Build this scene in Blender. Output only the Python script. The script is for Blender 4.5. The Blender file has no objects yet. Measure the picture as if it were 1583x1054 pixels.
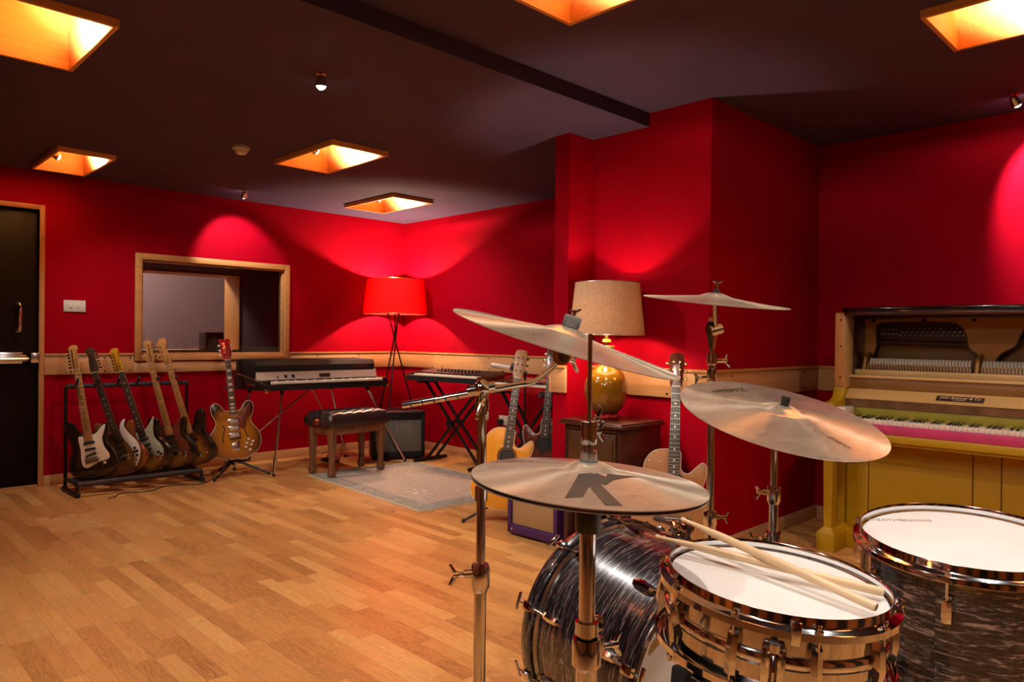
import bpy, bmesh, math, random
from mathutils import Vector, Matrix, Euler
random.seed(7)
PI = math.pi
SC = bpy.context.scene
COL = SC.collection
R_ = math.radians

# ------------------------------------------------------------------ materials
def new_mat(name):
    m = bpy.data.materials.new(name); m.use_nodes = True
    nt = m.node_tree; nt.nodes.clear()
    out = nt.nodes.new('ShaderNodeOutputMaterial')
    b = nt.nodes.new('ShaderNodeBsdfPrincipled')
    nt.links.new(b.outputs[0], out.inputs[0])
    return m, nt, b

def N(nt, typ, **kw):
    n = nt.nodes.new(typ)
    for k, v in kw.items():
        if k in n.inputs.keys() if isinstance(k, str) else False:
            n.inputs[k].default_value = v
        else:
            setattr(n, k, v)
    return n

def L(nt, a, b): nt.links.new(a, b)

def math_n(nt, op, a, b=None, c=None):
    n = nt.nodes.new('ShaderNodeMath'); n.operation = op
    for i, v in enumerate((a, b, c)):
        if v is None: continue
        if isinstance(v, (int, float)): n.inputs[i].default_value = v
        else: nt.links.new(v, n.inputs[i])
    return n.outputs[0]

def ramp(nt, fac, stops, interp='LINEAR'):
    r = nt.nodes.new('ShaderNodeValToRGB'); r.color_ramp.interpolation = interp
    el = r.color_ramp.elements
    while len(el) < len(stops): el.new(0.5)
    for e, (p, c) in zip(el, stops):
        e.position = p; e.color = (*c, 1) if len(c) == 3 else c
    nt.links.new(fac, r.inputs[0])
    return r.outputs[0]

def obj_coord(nt, scale=(1, 1, 1)):
    tc = nt.nodes.new('ShaderNodeTexCoord'); mp = nt.nodes.new('ShaderNodeMapping')
    mp.inputs['Scale'].default_value = scale
    nt.links.new(tc.outputs['Object'], mp.inputs[0])
    return mp.outputs[0]

def noise(nt, vec, scale=5, detail=3, rough=.5, dist=0):
    n = nt.nodes.new('ShaderNodeTexNoise')
    n.inputs['Scale'].default_value = scale; n.inputs['Detail'].default_value = detail
    n.inputs['Roughness'].default_value = rough; n.inputs['Distortion'].default_value = dist
    nt.links.new(vec, n.inputs['Vector'])
    return n.outputs['Fac']

def bump(nt, b, h, strength=.1, dist=.01):
    bn = nt.nodes.new('ShaderNodeBump'); bn.inputs['Strength'].default_value = strength
    bn.inputs['Distance'].default_value = dist
    nt.links.new(h, bn.inputs['Height']); nt.links.new(bn.outputs[0], b.inputs['Normal'])

def simple(name, col, rough=.5, metal=0, coat=0, var=.0, vscale=8, spec=.5, bmp=0, bscale=200):
    m, nt, b = new_mat(name)
    b.inputs['Roughness'].default_value = rough; b.inputs['Metallic'].default_value = metal
    b.inputs['Coat Weight'].default_value = coat; b.inputs['Coat Roughness'].default_value = .05
    b.inputs['Specular IOR Level'].default_value = spec
    v = obj_coord(nt)
    if var > 0:
        f = noise(nt, v, vscale, 4)
        c = ramp(nt, f, [(.25, tuple(x * (1 - var) for x in col)), (.75, tuple(min(1, x * (1 + var)) for x in col))])
        L(nt, c, b.inputs['Base Color'])
    else:
        f = noise(nt, v, 30, 2)
        c = ramp(nt, f, [(0, tuple(x * .96 for x in col)), (1, col)])
        L(nt, c, b.inputs['Base Color'])
    if bmp: bump(nt, b, noise(nt, v, bscale, 2), bmp, .002)
    return m

def wood(name, c1, c2, axis=0, scale=1.0, rough=.45, coat=0, dark=None):
    m, nt, b = new_mat(name)
    s = [28 * scale] * 3; s[axis] = 1.6 * scale
    v = obj_coord(nt, tuple(s))
    f = noise(nt, v, 1.0, 6, .6, .6)
    s2 = [140 * scale] * 3; s2[axis] = 5 * scale
    g = noise(nt, obj_coord(nt, tuple(s2)), 1.0, 3, .5)
    mix = math_n(nt, 'MULTIPLY_ADD', g, .35, math_n(nt, 'MULTIPLY', f, .65))
    c = ramp(nt, mix, [(.3, c2), (.62, c1)])
    L(nt, c, b.inputs['Base Color'])
    b.inputs['Roughness'].default_value = rough
    b.inputs['Coat Weight'].default_value = coat; b.inputs['Coat Roughness'].default_value = .06
    bump(nt, b, g, .08, .001)
    return m

M = {}
M['red_paint'] = simple('red_wall_paint', (.31, .0006, .0095), .7, var=.04, vscale=2.5, spec=.03, bmp=.12, bscale=350)
M['ceiling'] = simple('ceiling_paint', (.074, .052, .105), .8, var=.08, vscale=1.5, spec=.1, bmp=.08, bscale=250)
M['pale_oak'] = wood('pale_oak', (.62, .34, .15), (.44, .21, .085), 0, .6, .4)
M['pale_oak_y'] = wood('pale_oak_y', (.62, .34, .15), (.44, .21, .085), 1, .6, .4)
M['frame_oak'] = wood('frame_oak', (.60, .29, .10), (.42, .17, .05), 2, .6, .4)
M['frame_oak_x'] = wood('frame_oak_x', (.60, .29, .10), (.42, .17, .05), 0, .6, .4)
M['lining_oak'] = wood('lining_oak', (.74, .36, .10), (.60, .25, .06), 0, .5, .5)
M['door_black'] = simple('door_black', (.005, .002, .002), .5, spec=.12, var=.3, vscale=6, bmp=.1, bscale=60)
M['black_plastic'] = simple('black_plastic', (.012, .011, .012), .4)
M['black_metal'] = simple('black_metal', (.008, .006, .007), .4, spec=.35)
M['black_matte'] = simple('black_rubber', (.012, .010, .010), .8)
M['black_foam'] = simple('foam_grip', (.03, .022, .03), .85, bmp=.4, bscale=500)
M['black_gloss'] = simple('black_gloss', (.006, .005, .005), .12, coat=.8)
M['chrome'] = simple('chrome', (.80, .80, .81), .09, 1)
M['chrome_dull'] = simple('chrome_dull', (.62, .60, .58), .22, 1)
M['steel'] = simple('steel_string', (.6, .58, .52), .3, 1)
M['brass'] = simple('brass', (.83, .60, .22), .22, 1)
M['copper'] = simple('copper_disc', (.55, .16, .08), .3, 1)
M['white_plastic'] = simple('white_plastic', (.72, .68, .63), .4)
M['cream'] = simple('cream_plastic', (.74, .60, .46), .35)
M['mint'] = simple('aged_white_guard', (.42, .44, .34), .3)
M['ivory'] = simple('ivory', (.80, .66, .52), .35)
M['pearl'] = simple('pearl_buttons', (.85, .82, .72), .2)
M['grey_foam'] = simple('grey_felt', (.16, .145, .14), .95, bmp=.5, bscale=900)
M['maple'] = wood('maple', (.52, .24, .075), (.36, .15, .04), 2, 1.2, .4, .1)
M['maple_dark'] = wood('maple_amber', (.62, .28, .02), (.45, .19, .012), 2, 1.2, .3, .3)
M['rosewood'] = wood('rosewood', (.075, .04, .022), (.025, .014, .009), 2, 2, .45)
M['mahogany'] = wood('mahogany', (.17, .035, .018), (.06, .012, .008), 2, 1, .22, .6)
M['cabinet_wood'] = wood('cabinet_wood', (.070, .016, .009), (.022, .006, .004), 1, 1, .3, .2)
M['drawer_wood'] = wood('drawer_wood', (.085, .035, .012), (.04, .016, .007), 1, 1, .4, .1)
M['bench_wood'] = wood('bench_wood', (.22, .085, .035), (.09, .032, .014), 2, 1, .35, .3)
M['spruce_amber'] = wood('spruce_amber', (.76, .31, .025), (.66, .25, .02), 2, 2, .3, .3)
M['spruce_pale'] = wood('spruce_pale', (.42, .185, .06), (.35, .145, .045), 2, 2, .45, .1)
M['stick_wood'] = wood('hickory', (.85, .62, .38), (.70, .46, .25), 2, 2, .4)
M['yellow_paint'] = simple('yellow_paint', (.44, .245, .002), .5, var=.06, vscale=6)
M['pink_paint'] = simple('magenta_strip', (.52, .035, .14), .5, var=.15, vscale=12)
M['olive_paint'] = simple('olive_strip', (.30, .24, .02), .5, var=.12, vscale=20)
M['brown_strip'] = simple('worn_brown_strip', (.15, .07, .03), .35, var=.6, vscale=14)
M['piano_wood'] = wood('piano_wood', (.60, .37, .14), (.50, .29, .10), 0, .5, .35, .2)
M['piano_wood_dk'] = wood('piano_wood_dark', (.26, .12, .03), (.17, .07, .018), 0, .5, .4)
M['plate_gold'] = simple('iron_plate_gold', (.32, .13, .016), .5, .2, var=.15, vscale=8)
M['plate_dark'] = simple('pin_field', (.06, .02, .01), .5, .3, var=.2)
M['felt_white'] = simple('felt_white', (.78, .68, .55), .9)
M['leather'] = simple('bench_leather', (.022, .012, .014), .32, var=.3, vscale=5, spec=.7, bmp=.25, bscale=120)
M['vase'] = simple('vase_glaze', (.25, .105, .005), .12, coat=1, var=.1, vscale=4)
M['red_gloss'] = simple('red_lacquer', (.35, .01, .012), .15, coat=.6)
M['silver_panel'] = simple('silver_panel', (.66, .54, .45), .4, .4)
M['dark_fabric_wall'] = simple('dark_fabric_wall', (.035, .03, .03), .8, var=.1, vscale=2)
M['purple_tolex'] = simple('purple_tolex', (.055, .014, .10), .5, bmp=.4, bscale=400)
M['black_tolex'] = simple('black_tolex', (.008, .006, .006), .55, spec=.3, bmp=.4, bscale=400)
M['mauve_wall'] = simple('control_room_wall', (.30, .20, .20), .8)
M['fabric_dark'] = simple('dark_reveal_fabric', (.045, .012, .018), .9)
M['hammer_wood'] = simple('hammer_wood', (.35, .16, .06), .6)
M['burst_back'] = simple('guitar_black_lacquer', (.010, .006, .005), .1, coat=.9)

def weave(name, c1, c2, s=900, rough=.9):
    m, nt, b = new_mat(name)
    tc = nt.nodes.new('ShaderNodeTexCoord')
    w1 = N(nt, 'ShaderNodeTexWave', wave_type='BANDS', bands_direction='Z'); w1.inputs['Scale'].default_value = s / 6
    w1.inputs['Distortion'].default_value = 3; w1.inputs['Detail'].default_value = 2
    L(nt, tc.outputs['Object'], w1.inputs['Vector'])
    w2 = noise(nt, obj_coord(nt, (s / 2, s / 2, 20)), 1, 2)
    f = math_n(nt, 'MULTIPLY_ADD', w1.outputs['Fac'], .5, math_n(nt, 'MULTIPLY', w2, .6))
    c = ramp(nt, f, [(.2, c2), (.8, c1)])
    L(nt, c, b.inputs['Base Color']); b.inputs['Roughness'].default_value = rough
    bump(nt, b, f, .2, .001)
    return m
M['grille_tan'] = weave('grille_tan', (.44, .28, .13), (.28, .17, .07))
M['grille_grey'] = weave('grille_grey', (.16, .14, .12), (.09, .078, .065))

def shade_mat(name, c1, c2, trans, weight):
    m = bpy.data.materials.new(name); m.use_nodes = True; nt = m.node_tree; nt.nodes.clear()
    out = nt.nodes.new('ShaderNodeOutputMaterial')
    d = nt.nodes.new('ShaderNodeBsdfDiffuse'); t = nt.nodes.new('ShaderNodeBsdfTranslucent')
    mx = nt.nodes.new('ShaderNodeMixShader'); mx.inputs[0].default_value = weight
    f = noise(nt, obj_coord(nt, (40, 40, 260)), 1, 3); g = noise(nt, obj_coord(nt, (260, 260, 12)), 1, 3)
    s = math_n(nt, 'MULTIPLY_ADD', f, .5, math_n(nt, 'MULTIPLY', g, .5))
    c = ramp(nt, s, [(.35, c2), (.65, c1)])
    L(nt, c, d.inputs[0]); t.inputs[0].default_value = (*trans, 1)
    L(nt, d.outputs[0], mx.inputs[1]); L(nt, t.outputs[0], mx.inputs[2]); L(nt, mx.outputs[0], out.inputs[0])
    return m
M['shade_red'] = shade_mat('red_lampshade', (.80, .02, .02), (.70, .015, .015), (.9, .012, .01), .35)
M['shade_linen'] = shade_mat('linen_lampshade', (.62, .44, .28), (.44, .29, .17), (.75, .45, .22), .10)

def emit(name, col, s):
    m = bpy.data.materials.new(name); m.use_nodes = True; nt = m.node_tree; nt.nodes.clear()
    out = nt.nodes.new('ShaderNodeOutputMaterial'); e = nt.nodes.new('ShaderNodeEmission')
    e.inputs[0].default_value = (*col, 1); e.inputs[1].default_value = s
    L(nt, e.outputs[0], out.inputs[0]); return m
M['bulb'] = emit('lit_bulb', (1, .86, .66), 60)
M['bulb_soft'] = emit('lit_bulb_soft', (1, .8, .55), 25)

def floor_mat():
    m, nt, b = new_mat('oak_parquet')
    tc = nt.nodes.new('ShaderNodeTexCoord'); sp = nt.nodes.new('ShaderNodeSeparateXYZ')
    L(nt, tc.outputs['Object'], sp.inputs[0])
    W, Ln = .068, .43
    r = math_n(nt, 'DIVIDE', sp.outputs['X'], W)
    row = math_n(nt, 'FLOOR', r)
    wn = N(nt, 'ShaderNodeTexWhiteNoise', noise_dimensions='1D'); L(nt, row, wn.inputs['W'])
    off = math_n(nt, 'MULTIPLY', wn.outputs['Value'], 7.3)
    q = math_n(nt, 'ADD', math_n(nt, 'DIVIDE', sp.outputs['Y'], Ln), off)
    col = math_n(nt, 'FLOOR', q)
    cv = nt.nodes.new('ShaderNodeCombineXYZ'); L(nt, row, cv.inputs[0]); L(nt, col, cv.inputs[1])
    w2 = N(nt, 'ShaderNodeTexWhiteNoise', noise_dimensions='2D'); L(nt, cv.outputs[0], w2.inputs['Vector'])
    rnd = w2.outputs['Value']
    # grain, shifted for each block
    ad = nt.nodes.new('ShaderNodeVectorMath'); ad.operation = 'MULTIPLY_ADD'
    L(nt, w2.outputs['Color'], ad.inputs[0]); ad.inputs[1].default_value = (9, 9, 9)
    L(nt, tc.outputs['Object'], ad.inputs[2])
    mp = nt.nodes.new('ShaderNodeMapping'); mp.inputs['Scale'].default_value = (24, 2.2, 1)
    L(nt, ad.outputs[0], mp.inputs[0])
    g1 = noise(nt, mp.outputs[0], 1, 5, .6, 1.6)
    rings = math_n(nt, 'FRACT', math_n(nt, 'MULTIPLY', g1, 9))
    rings = math_n(nt, 'ABSOLUTE', math_n(nt, 'SUBTRACT', rings, .5))
    mp2 = nt.nodes.new('ShaderNodeMapping'); mp2.inputs['Scale'].default_value = (300, 9, 1)
    L(nt, ad.outputs[0], mp2.inputs[0])
    g2 = noise(nt, mp2.outputs[0], 1, 3)
    t = math_n(nt, 'MULTIPLY', rnd, .52)
    t = math_n(nt, 'ADD', t, math_n(nt, 'MULTIPLY', rings, .60))
    t = math_n(nt, 'ADD', t, math_n(nt, 'MULTIPLY', math_n(nt, 'SUBTRACT', g2, .5), .35))
    c = ramp(nt, t, [(.0, (.36, .14, .042)), (.25, (.56, .25, .075)), (.6, (.70, .345, .108)), (.95, (.84, .50, .19))])
    # seams
    fr = math_n(nt, 'FRACT', r); fq = math_n(nt, 'FRACT', q)
    e1 = math_n(nt, 'MULTIPLY', math_n(nt, 'MINIMUM', fr, math_n(nt, 'SUBTRACT', 1, fr)), W)
    e2 = math_n(nt, 'MULTIPLY', math_n(nt, 'MINIMUM', fq, math_n(nt, 'SUBTRACT', 1, fq)), Ln)
    e = math_n(nt, 'MINIMUM', e1, e2)
    seam = math_n(nt, 'LESS_THAN', e, .0007)
    mx = nt.nodes.new('ShaderNodeMix'); mx.data_type = 'RGBA'; mx.blend_type = 'MIX'
    L(nt, math_n(nt, 'MULTIPLY', seam, .55), mx.inputs['Factor']); L(nt, c, mx.inputs['A'])
    mx.inputs['B'].default_value = (.14, .05, .02, 1)
    L(nt, mx.outputs['Result'], b.inputs['Base Color'])
    b.inputs['Roughness'].default_value = .38
    rg = math_n(nt, 'MULTIPLY_ADD', noise(nt, obj_coord(nt, (3, 3, 3)), 1, 3), .16, .21)
    L(nt, rg, b.inputs['Roughness'])
    bump(nt, b, math_n(nt, 'SUBTRACT', g2, seam), .10, .0008)
    return m
M['floor'] = floor_mat()

def pearl_mat(name, axis_len=1):
    m, nt, b = new_mat(name)
    tc = nt.nodes.new('ShaderNodeTexCoord'); sp = nt.nodes.new('ShaderNodeSeparateXYZ')
    L(nt, tc.outputs['Object'], sp.inputs[0])
    an = math_n(nt, 'ARCTAN2', sp.outputs['Y'], sp.outputs['X'])
    cv = nt.nodes.new('ShaderNodeCombineXYZ')
    L(nt, math_n(nt, 'MULTIPLY', an, 2.6), cv.inputs[0]); L(nt, math_n(nt, 'MULTIPLY', sp.outputs['Z'], 85), cv.inputs[1])
    f = noise(nt, cv.outputs[0], 1.0, 6, .62, 1.3)
    cv2 = nt.nodes.new('ShaderNodeCombineXYZ')
    L(nt, math_n(nt, 'MULTIPLY', an, 7), cv2.inputs[0]); L(nt, math_n(nt, 'MULTIPLY', sp.outputs['Z'], 190), cv2.inputs[1])
    g = noise(nt, cv2.outputs[0], 1.0, 4, .6, 1.5)
    t = math_n(nt, 'MULTIPLY_ADD', f, .6, math_n(nt, 'MULTIPLY', g, .4))
    c = ramp(nt, t, [(.38, (.006, .005, .006)), (.49, (.022, .018, .022)), (.555, (.13, .105, .11)), (.60, (.42, .35, .32)), (.66, (.07, .055, .06)), (.8, (.3, .25, .22))])
    L(nt, c, b.inputs['Base Color'])
    b.inputs['Roughness'].default_value = .25; b.inputs['Coat Weight'].default_value = .8
    b.inputs['Coat Roughness'].default_value = .05; b.inputs['Metallic'].default_value = .35
    return m
M['oyster'] = pearl_mat('black_oyster_wrap')

def cymbal_mat():
    m, nt, b = new_mat('cymbal_bronze')
    tc = nt.nodes.new('ShaderNodeTexCoord'); sp = nt.nodes.new('ShaderNodeSeparateXYZ')
    L(nt, tc.outputs['Object'], sp.inputs[0])
    r = math_n(nt, 'SQRT', math_n(nt, 'ADD', math_n(nt, 'POWER', sp.outputs['X'], 2), math_n(nt, 'POWER', sp.outputs['Y'], 2)))
    rr = nt.nodes.new('ShaderNodeCombineXYZ'); L(nt, math_n(nt, 'MULTIPLY', r, 900), rr.inputs[0])
    gr = noise(nt, rr.outputs[0], 1, 2)
    st = noise(nt, obj_coord(nt, (9, 16, 9)), 1, 6, .65, .8)
    c = ramp(nt, st, [(.30, (.66, .53, .40)), (.5, (.84, .71, .54)), (.7, (.93, .82, .62))])
    L(nt, c, b.inputs['Base Color'])
    b.inputs['Metallic'].default_value = .78
    L(nt, math_n(nt, 'MULTIPLY_ADD', st, .10, .24), b.inputs['Roughness'])
    b.inputs['Anisotropic'].default_value = .9
    tg = N(nt, 'ShaderNodeTangent', direction_type='RADIAL', axis='Z'); L(nt, tg.outputs[0], b.inputs['Tangent'])
    ham = noise(nt, obj_coord(nt, (28, 28, 28)), 1, 1)
    bump(nt, b, ham, .05, .003)
    return m
M['cymbal'] = cymbal_mat()
M['ink'] = simple('logo_ink', (.030, .022, .018), .6)

def head_mat():
    m, nt, b = new_mat('coated_drumhead')
    f = noise(nt, obj_coord(nt, (9, 9, 9)), 1, 5, .6)
    c = ramp(nt, f, [(.3, (.78, .75, .71)), (.7, (.86, .84, .81))])
    L(nt, c, b.inputs['Base Color']); b.inputs['Roughness'].default_value = .6
    bump(nt, b, noise(nt, obj_coord(nt, (900, 900, 900)), 1, 2), .15, .0005)
    return m
M['drumhead'] = head_mat()

def burst_mat(name, centre, mid, edge, cz, rx, rz, cx=0.0):
    """guitar sunburst: the finish itself runs from amber to black towards the rim"""
    m, nt, b = new_mat(name)
    tc = nt.nodes.new('ShaderNodeTexCoord'); sp = nt.nodes.new('ShaderNodeSeparateXYZ')
    L(nt, tc.outputs['Object'], sp.inputs[0])
    dx = math_n(nt, 'DIVIDE', math_n(nt, 'SUBTRACT', sp.outputs['X'], cx), rx)
    dz = math_n(nt, 'DIVIDE', math_n(nt, 'SUBTRACT', sp.outputs['Z'], cz), rz)
    d = math_n(nt, 'SQRT', math_n(nt, 'ADD', math_n(nt, 'POWER', dx, 2), math_n(nt, 'POWER', dz, 2)))
    g = noise(nt, obj_coord(nt, (60, 60, 5)), 1, 4)
    d = math_n(nt, 'ADD', d, math_n(nt, 'MULTIPLY', math_n(nt, 'SUBTRACT', g, .5), .12))
    c = ramp(nt, d, [(.35, centre), (.75, mid), (1.0, edge)])
    L(nt, c, b.inputs['Base Color']); b.inputs['Roughness'].default_value = .22
    b.inputs['Coat Weight'].default_value = .9; b.inputs['Coat Roughness'].default_value = .04
    return m
M['burst_335'] = burst_mat('amber_sunburst', (.50, .20, .014), (.30, .10, .008), (.03, .010, .004), .19, .21, .26)
M['burst_3t'] = burst_mat('three_tone_sunburst', (.26, .11, .010), (.08, .014, .004), (.006, .004, .003), .12, .13, .17)
M['burst_red'] = burst_mat('red_brown_sunburst', (.20, .08, .010), (.06, .010, .004), (.008, .004, .003), .11, .13, .16)
M['burst_cop'] = burst_mat('copper_rim_sunburst', (.15, .06, .008), (.06, .015, .004), (.24, .065, .016), .15, .16, .21)

def rug_mat():
    m, nt, b = new_mat('faded_rug')
    tc = nt.nodes.new('ShaderNodeTexCoord'); sp = nt.nodes.new('ShaderNodeSeparateXYZ')
    L(nt, tc.outputs['Object'], sp.inputs[0])
    ex = math_n(nt, 'DIVIDE', math_n(nt, 'ABSOLUTE', sp.outputs['X']), .525)
    ey = math_n(nt, 'SUBTRACT', 1, math_n(nt, 'DIVIDE', math_n(nt, 'SUBTRACT', .79, math_n(nt, 'ABSOLUTE', sp.outputs['Y'])), .525))
    e = math_n(nt, 'MAXIMUM', ex, ey)
    n1 = noise(nt, obj_coord(nt, (14, 10, 1)), 1, 6, .7, 1.5)
    vo = N(nt, 'ShaderNodeTexVoronoi', feature='DISTANCE_TO_EDGE'); vo.inputs['Scale'].default_value = 9
    L(nt, tc.outputs['Object'], vo.inputs['Vector'])
    n2 = noise(nt, obj_coord(nt, (160, 160, 1)), 1, 2)
    t = math_n(nt, 'ADD', math_n(nt, 'MULTIPLY', n1, .9), math_n(nt, 'MULTIPLY', math_n(nt, 'LESS_THAN', vo.outputs['Distance'], .035), .07))
    t = math_n(nt, 'ADD', t, math_n(nt, 'MULTIPLY', math_n(nt, 'SUBTRACT', n2, .5), .25))
    ci = ramp(nt, t, [(.30, (.33, .27, .23)), (.45, (.46, .37, .31)), (.52, (.40, .26, .19)), (.66, (.66, .58, .48))])
    cb = ramp(nt, t, [(.30, (.21, .18, .155)), (.5, (.32, .275, .235)), (.68, (.44, .385, .33))])
    mx = nt.nodes.new('ShaderNodeMix'); mx.data_type = 'RGBA'
    L(nt, ramp(nt, e, [(.68, (0, 0, 0)), (.74, (1, 1, 1))]), mx.inputs['Factor']); L(nt, ci, mx.inputs['A']); L(nt, cb, mx.inputs['B'])
    mx2 = nt.nodes.new('ShaderNodeMix'); mx2.data_type = 'RGBA'
    L(nt, math_n(nt, 'GREATER_THAN', ex, .968), mx2.inputs['Factor']); L(nt, mx.outputs['Result'], mx2.inputs['A']); mx2.inputs['B'].default_value = (.55, .42, .28, 1)
    L(nt, mx2.outputs['Result'], b.inputs['Base Color']); b.inputs['Roughness'].default_value = .95
    b.inputs['Specular IOR Level'].default_value = .1
    bump(nt, b, n2, .4, .003)
    return m
M['rug'] = rug_mat()
M['fringe'] = simple('rug_fringe', (.50, .33, .17), .95)

def glass_mat():
    m = bpy.data.materials.new('window_glass'); m.use_nodes = True; nt = m.node_tree; nt.nodes.clear()
    out = nt.nodes.new('ShaderNodeOutputMaterial'); tr = nt.nodes.new('ShaderNodeBsdfTransparent'); gl = nt.nodes.new('ShaderNodeBsdfGlossy')
    tr.inputs[0].default_value = (.80, .82, .80, 1); gl.inputs['Roughness'].default_value = .01
    fr = nt.nodes.new('ShaderNodeFresnel'); fr.inputs[0].default_value = 1.6
    mx = nt.nodes.new('ShaderNodeMixShader'); L(nt, math_n(nt, 'MULTIPLY_ADD', fr.outputs[0], 1.2, .03), mx.inputs[0])
    L(nt, tr.outputs[0], mx.inputs[1]); L(nt, gl.outputs[0], mx.inputs[2]); L(nt, mx.outputs[0], out.inputs[0]); return m
M['glass'] = glass_mat()

# ------------------------------------------------------------------ geometry
class MB:
    def __init__(s): s.bm = bmesh.new(); s.mi = 0
    def _done(s, faces):
        for f in faces: f.material_index = s.mi
    def box(s, x0, x1, y0, y1, z0, z1, bev=0, M4=None, seg=2):
        r = bmesh.ops.create_cube(s.bm, size=1)
        vs = r['verts']
        for v in vs:
            v.co = Vector((x0 + (v.co.x + .5) * (x1 - x0), y0 + (v.co.y + .5) * (y1 - y0), z0 + (v.co.z + .5) * (z1 - z0)))
        fs = set(f for v in vs for f in v.link_faces)
        if bev:
            es = list(set(e for v in vs for e in v.link_edges))
            o = bmesh.ops.bevel(s.bm, geom=es, offset=bev, segments=seg, profile=.5, affect='EDGES')
            allv = set(vs) | set(o['verts']); allv = [v for v in allv if v.is_valid]
            fs = set(f for v in allv for f in v.link_faces); vs = allv
        if M4 is not None:
            for v in set(v for f in fs for v in f.verts): v.co = M4 @ v.co
        s._done(fs); return s
    def ring_loft(s, rings, close=True, cap0=True, cap1=True):
        """rings: list of lists of Vector, same count"""
        R = [[s.bm.verts.new(p) for p in r] for r in rings]; n = len(R[0]); fs = []
        for a, b in zip(R, R[1:]):
            for i in range(n if close else n - 1):
                j = (i + 1) % n
                fs.append(s.bm.faces.new((a[i], a[j], b[j], b[i])))
        if cap0: fs.append(s.bm.faces.new(R[0][::-1]))
        if cap1: fs.append(s.bm.faces.new(R[-1]))
        s._done(fs); return s
    def cyl(s, p0, p1, r0, r1=None, n=16):
        p0 = Vector(p0); p1 = Vector(p1); r1 = r0 if r1 is None else r1
        d = (p1 - p0).normalized(); a = d.orthogonal().normalized(); b = d.cross(a)
        mk = lambda p, r: [p + (a * math.cos(2 * PI * i / n) + b * math.sin(2 * PI * i / n)) * r for i in range(n)]
        return s.ring_loft([mk(p0, r0), mk(p1, r1)])
    def tube(s, pts, r, n=8, closed=False):
        pts = [Vector(p) for p in pts]; m = len(pts)
        rr = r if isinstance(r, (list, tuple)) else [r] * m
        T = []
        for i in range(m):
            if closed: t = pts[(i + 1) % m] - pts[i - 1]
            else: t = pts[min(i + 1, m - 1)] - pts[max(i - 1, 0)]
            T.append(t.normalized())
        a = T[0].orthogonal().normalized(); rings = []
        for i in range(m):
            a = (a - T[i] * a.dot(T[i])).normalized(); b = T[i].cross(a)
            rings.append([pts[i] + (a * math.cos(2 * PI * k / n) + b * math.sin(2 * PI * k / n)) * rr[i] for k in range(n)])
        if closed:
            rings.append(rings[0]); return s.ring_loft(rings, cap0=False, cap1=False)
        return s.ring_loft(rings)
    def lathe(s, prof, n=48, M4=None, closed=False):
        """prof: (r,z) list, revolved about z. ends with r==0 are closed by a fan"""
        M4 = M4 or Matrix(); rows = []
        for (r, z) in prof:
            if r < 1e-6: rows.append([s.bm.verts.new(M4 @ Vector((0, 0, z)))])
            else: rows.append([s.bm.verts.new(M4 @ Vector((r * math.cos(2 * PI * i / n), r * math.sin(2 * PI * i / n), z))) for i in range(n)])
        fs = []
        pairs = list(zip(rows, rows[1:]))
        if closed: pairs.append((rows[-1], rows[0]))
        for a, b in pairs:
            for i in range(n):
                j = (i + 1) % n
                if len(a) == 1 and len(b) == 1: continue
                if len(a) == 1: fs.append(s.bm.faces.new((a[0], b[i], b[j])))
                elif len(b) == 1: fs.append(s.bm.faces.new((a[i], a[j], b[0])))
                else: fs.append(s.bm.faces.new((a[i], a[j], b[j], b[i])))
        s._done(fs); return s
    def prism(s, out, y0, y1, bev=0, M4=None):
        """outline (x,z) extruded along y, rim rounded by bev"""
        M4 = M4 or Matrix(); n = len(out)
        area = sum(out[i][0] * out[(i + 1) % n][1] - out[(i + 1) % n][0] * out[i][1] for i in range(n))
        if area < 0: out = out[::-1]
        def inset(d):
            if d == 0: return out
            res = []
            for i in range(n):
                p = Vector(out[i]); a = (p - Vector(out[i - 1])); b = (Vector(out[(i + 1) % n]) - p)
                if a.length < 1e-9: a = b
                if b.length < 1e-9: b = a
                t = (a.normalized() + b.normalized())
                t = t.normalized() if t.length > 1e-6 else a.normalized()
                res.append((p.x - t.y * d, p.y + t.x * d))
            return res
        if bev:
            lv = [(y0, bev), (y0 + bev * .3, bev * .3), (y0 + bev, 0), (y1 - bev, 0), (y1 - bev * .3, bev * .3), (y1, bev)]
        else: lv = [(y0, 0), (y1, 0)]
        rings = [[M4 @ Vector((x, y, z)) for (x, z) in inset(d)] for (y, d) in lv]
        return s.ring_loft(rings)
    def sphere(s, c, r, n=16, M4=None, sc=(1, 1, 1)):
        o = bmesh.ops.create_uvsphere(s.bm, u_segments=n, v_segments=max(6, n // 2), radius=r)
        for v in o['verts']:
            v.co = Vector((v.co.x * sc[0], v.co.y * sc[1], v.co.z * sc[2])) + Vector(c)
            if M4 is not None: v.co = M4 @ v.co
        s._done(set(f for v in o['verts'] for f in v.link_faces)); return s
    def quad(s, a, b, c, d):
        s._done([s.bm.faces.new([s.bm.verts.new(Vector(p)) for p in (a, b, c, d)])]); return s
    def build(s, name, mat, parent=None, ang=35, flip=False):
        bmesh.ops.recalc_face_normals(s.bm, faces=s.bm.faces)
        me = bpy.data.meshes.new(name); s.bm.to_mesh(me); s.bm.free()
        mats = mat if isinstance(mat, (list, tuple)) else [mat]
        for m in mats: me.materials.append(M[m] if isinstance(m, str) else m)
        me.polygons.foreach_set('use_smooth', [True] * len(me.polygons))
        try: me.set_sharp_from_angle(angle=R_(ang))
        except Exception: pass
        o = bpy.data.objects.new(name, me); COL.objects.link(o)
        if parent is not None: o.parent = parent
        return o

def tag(o, label=None, cat=None, group=None, kind=None):
    if label: o['label'] = label
    if cat: o['category'] = cat
    if group: o['group'] = group
    if kind: o['kind'] = kind
    return o

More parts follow.
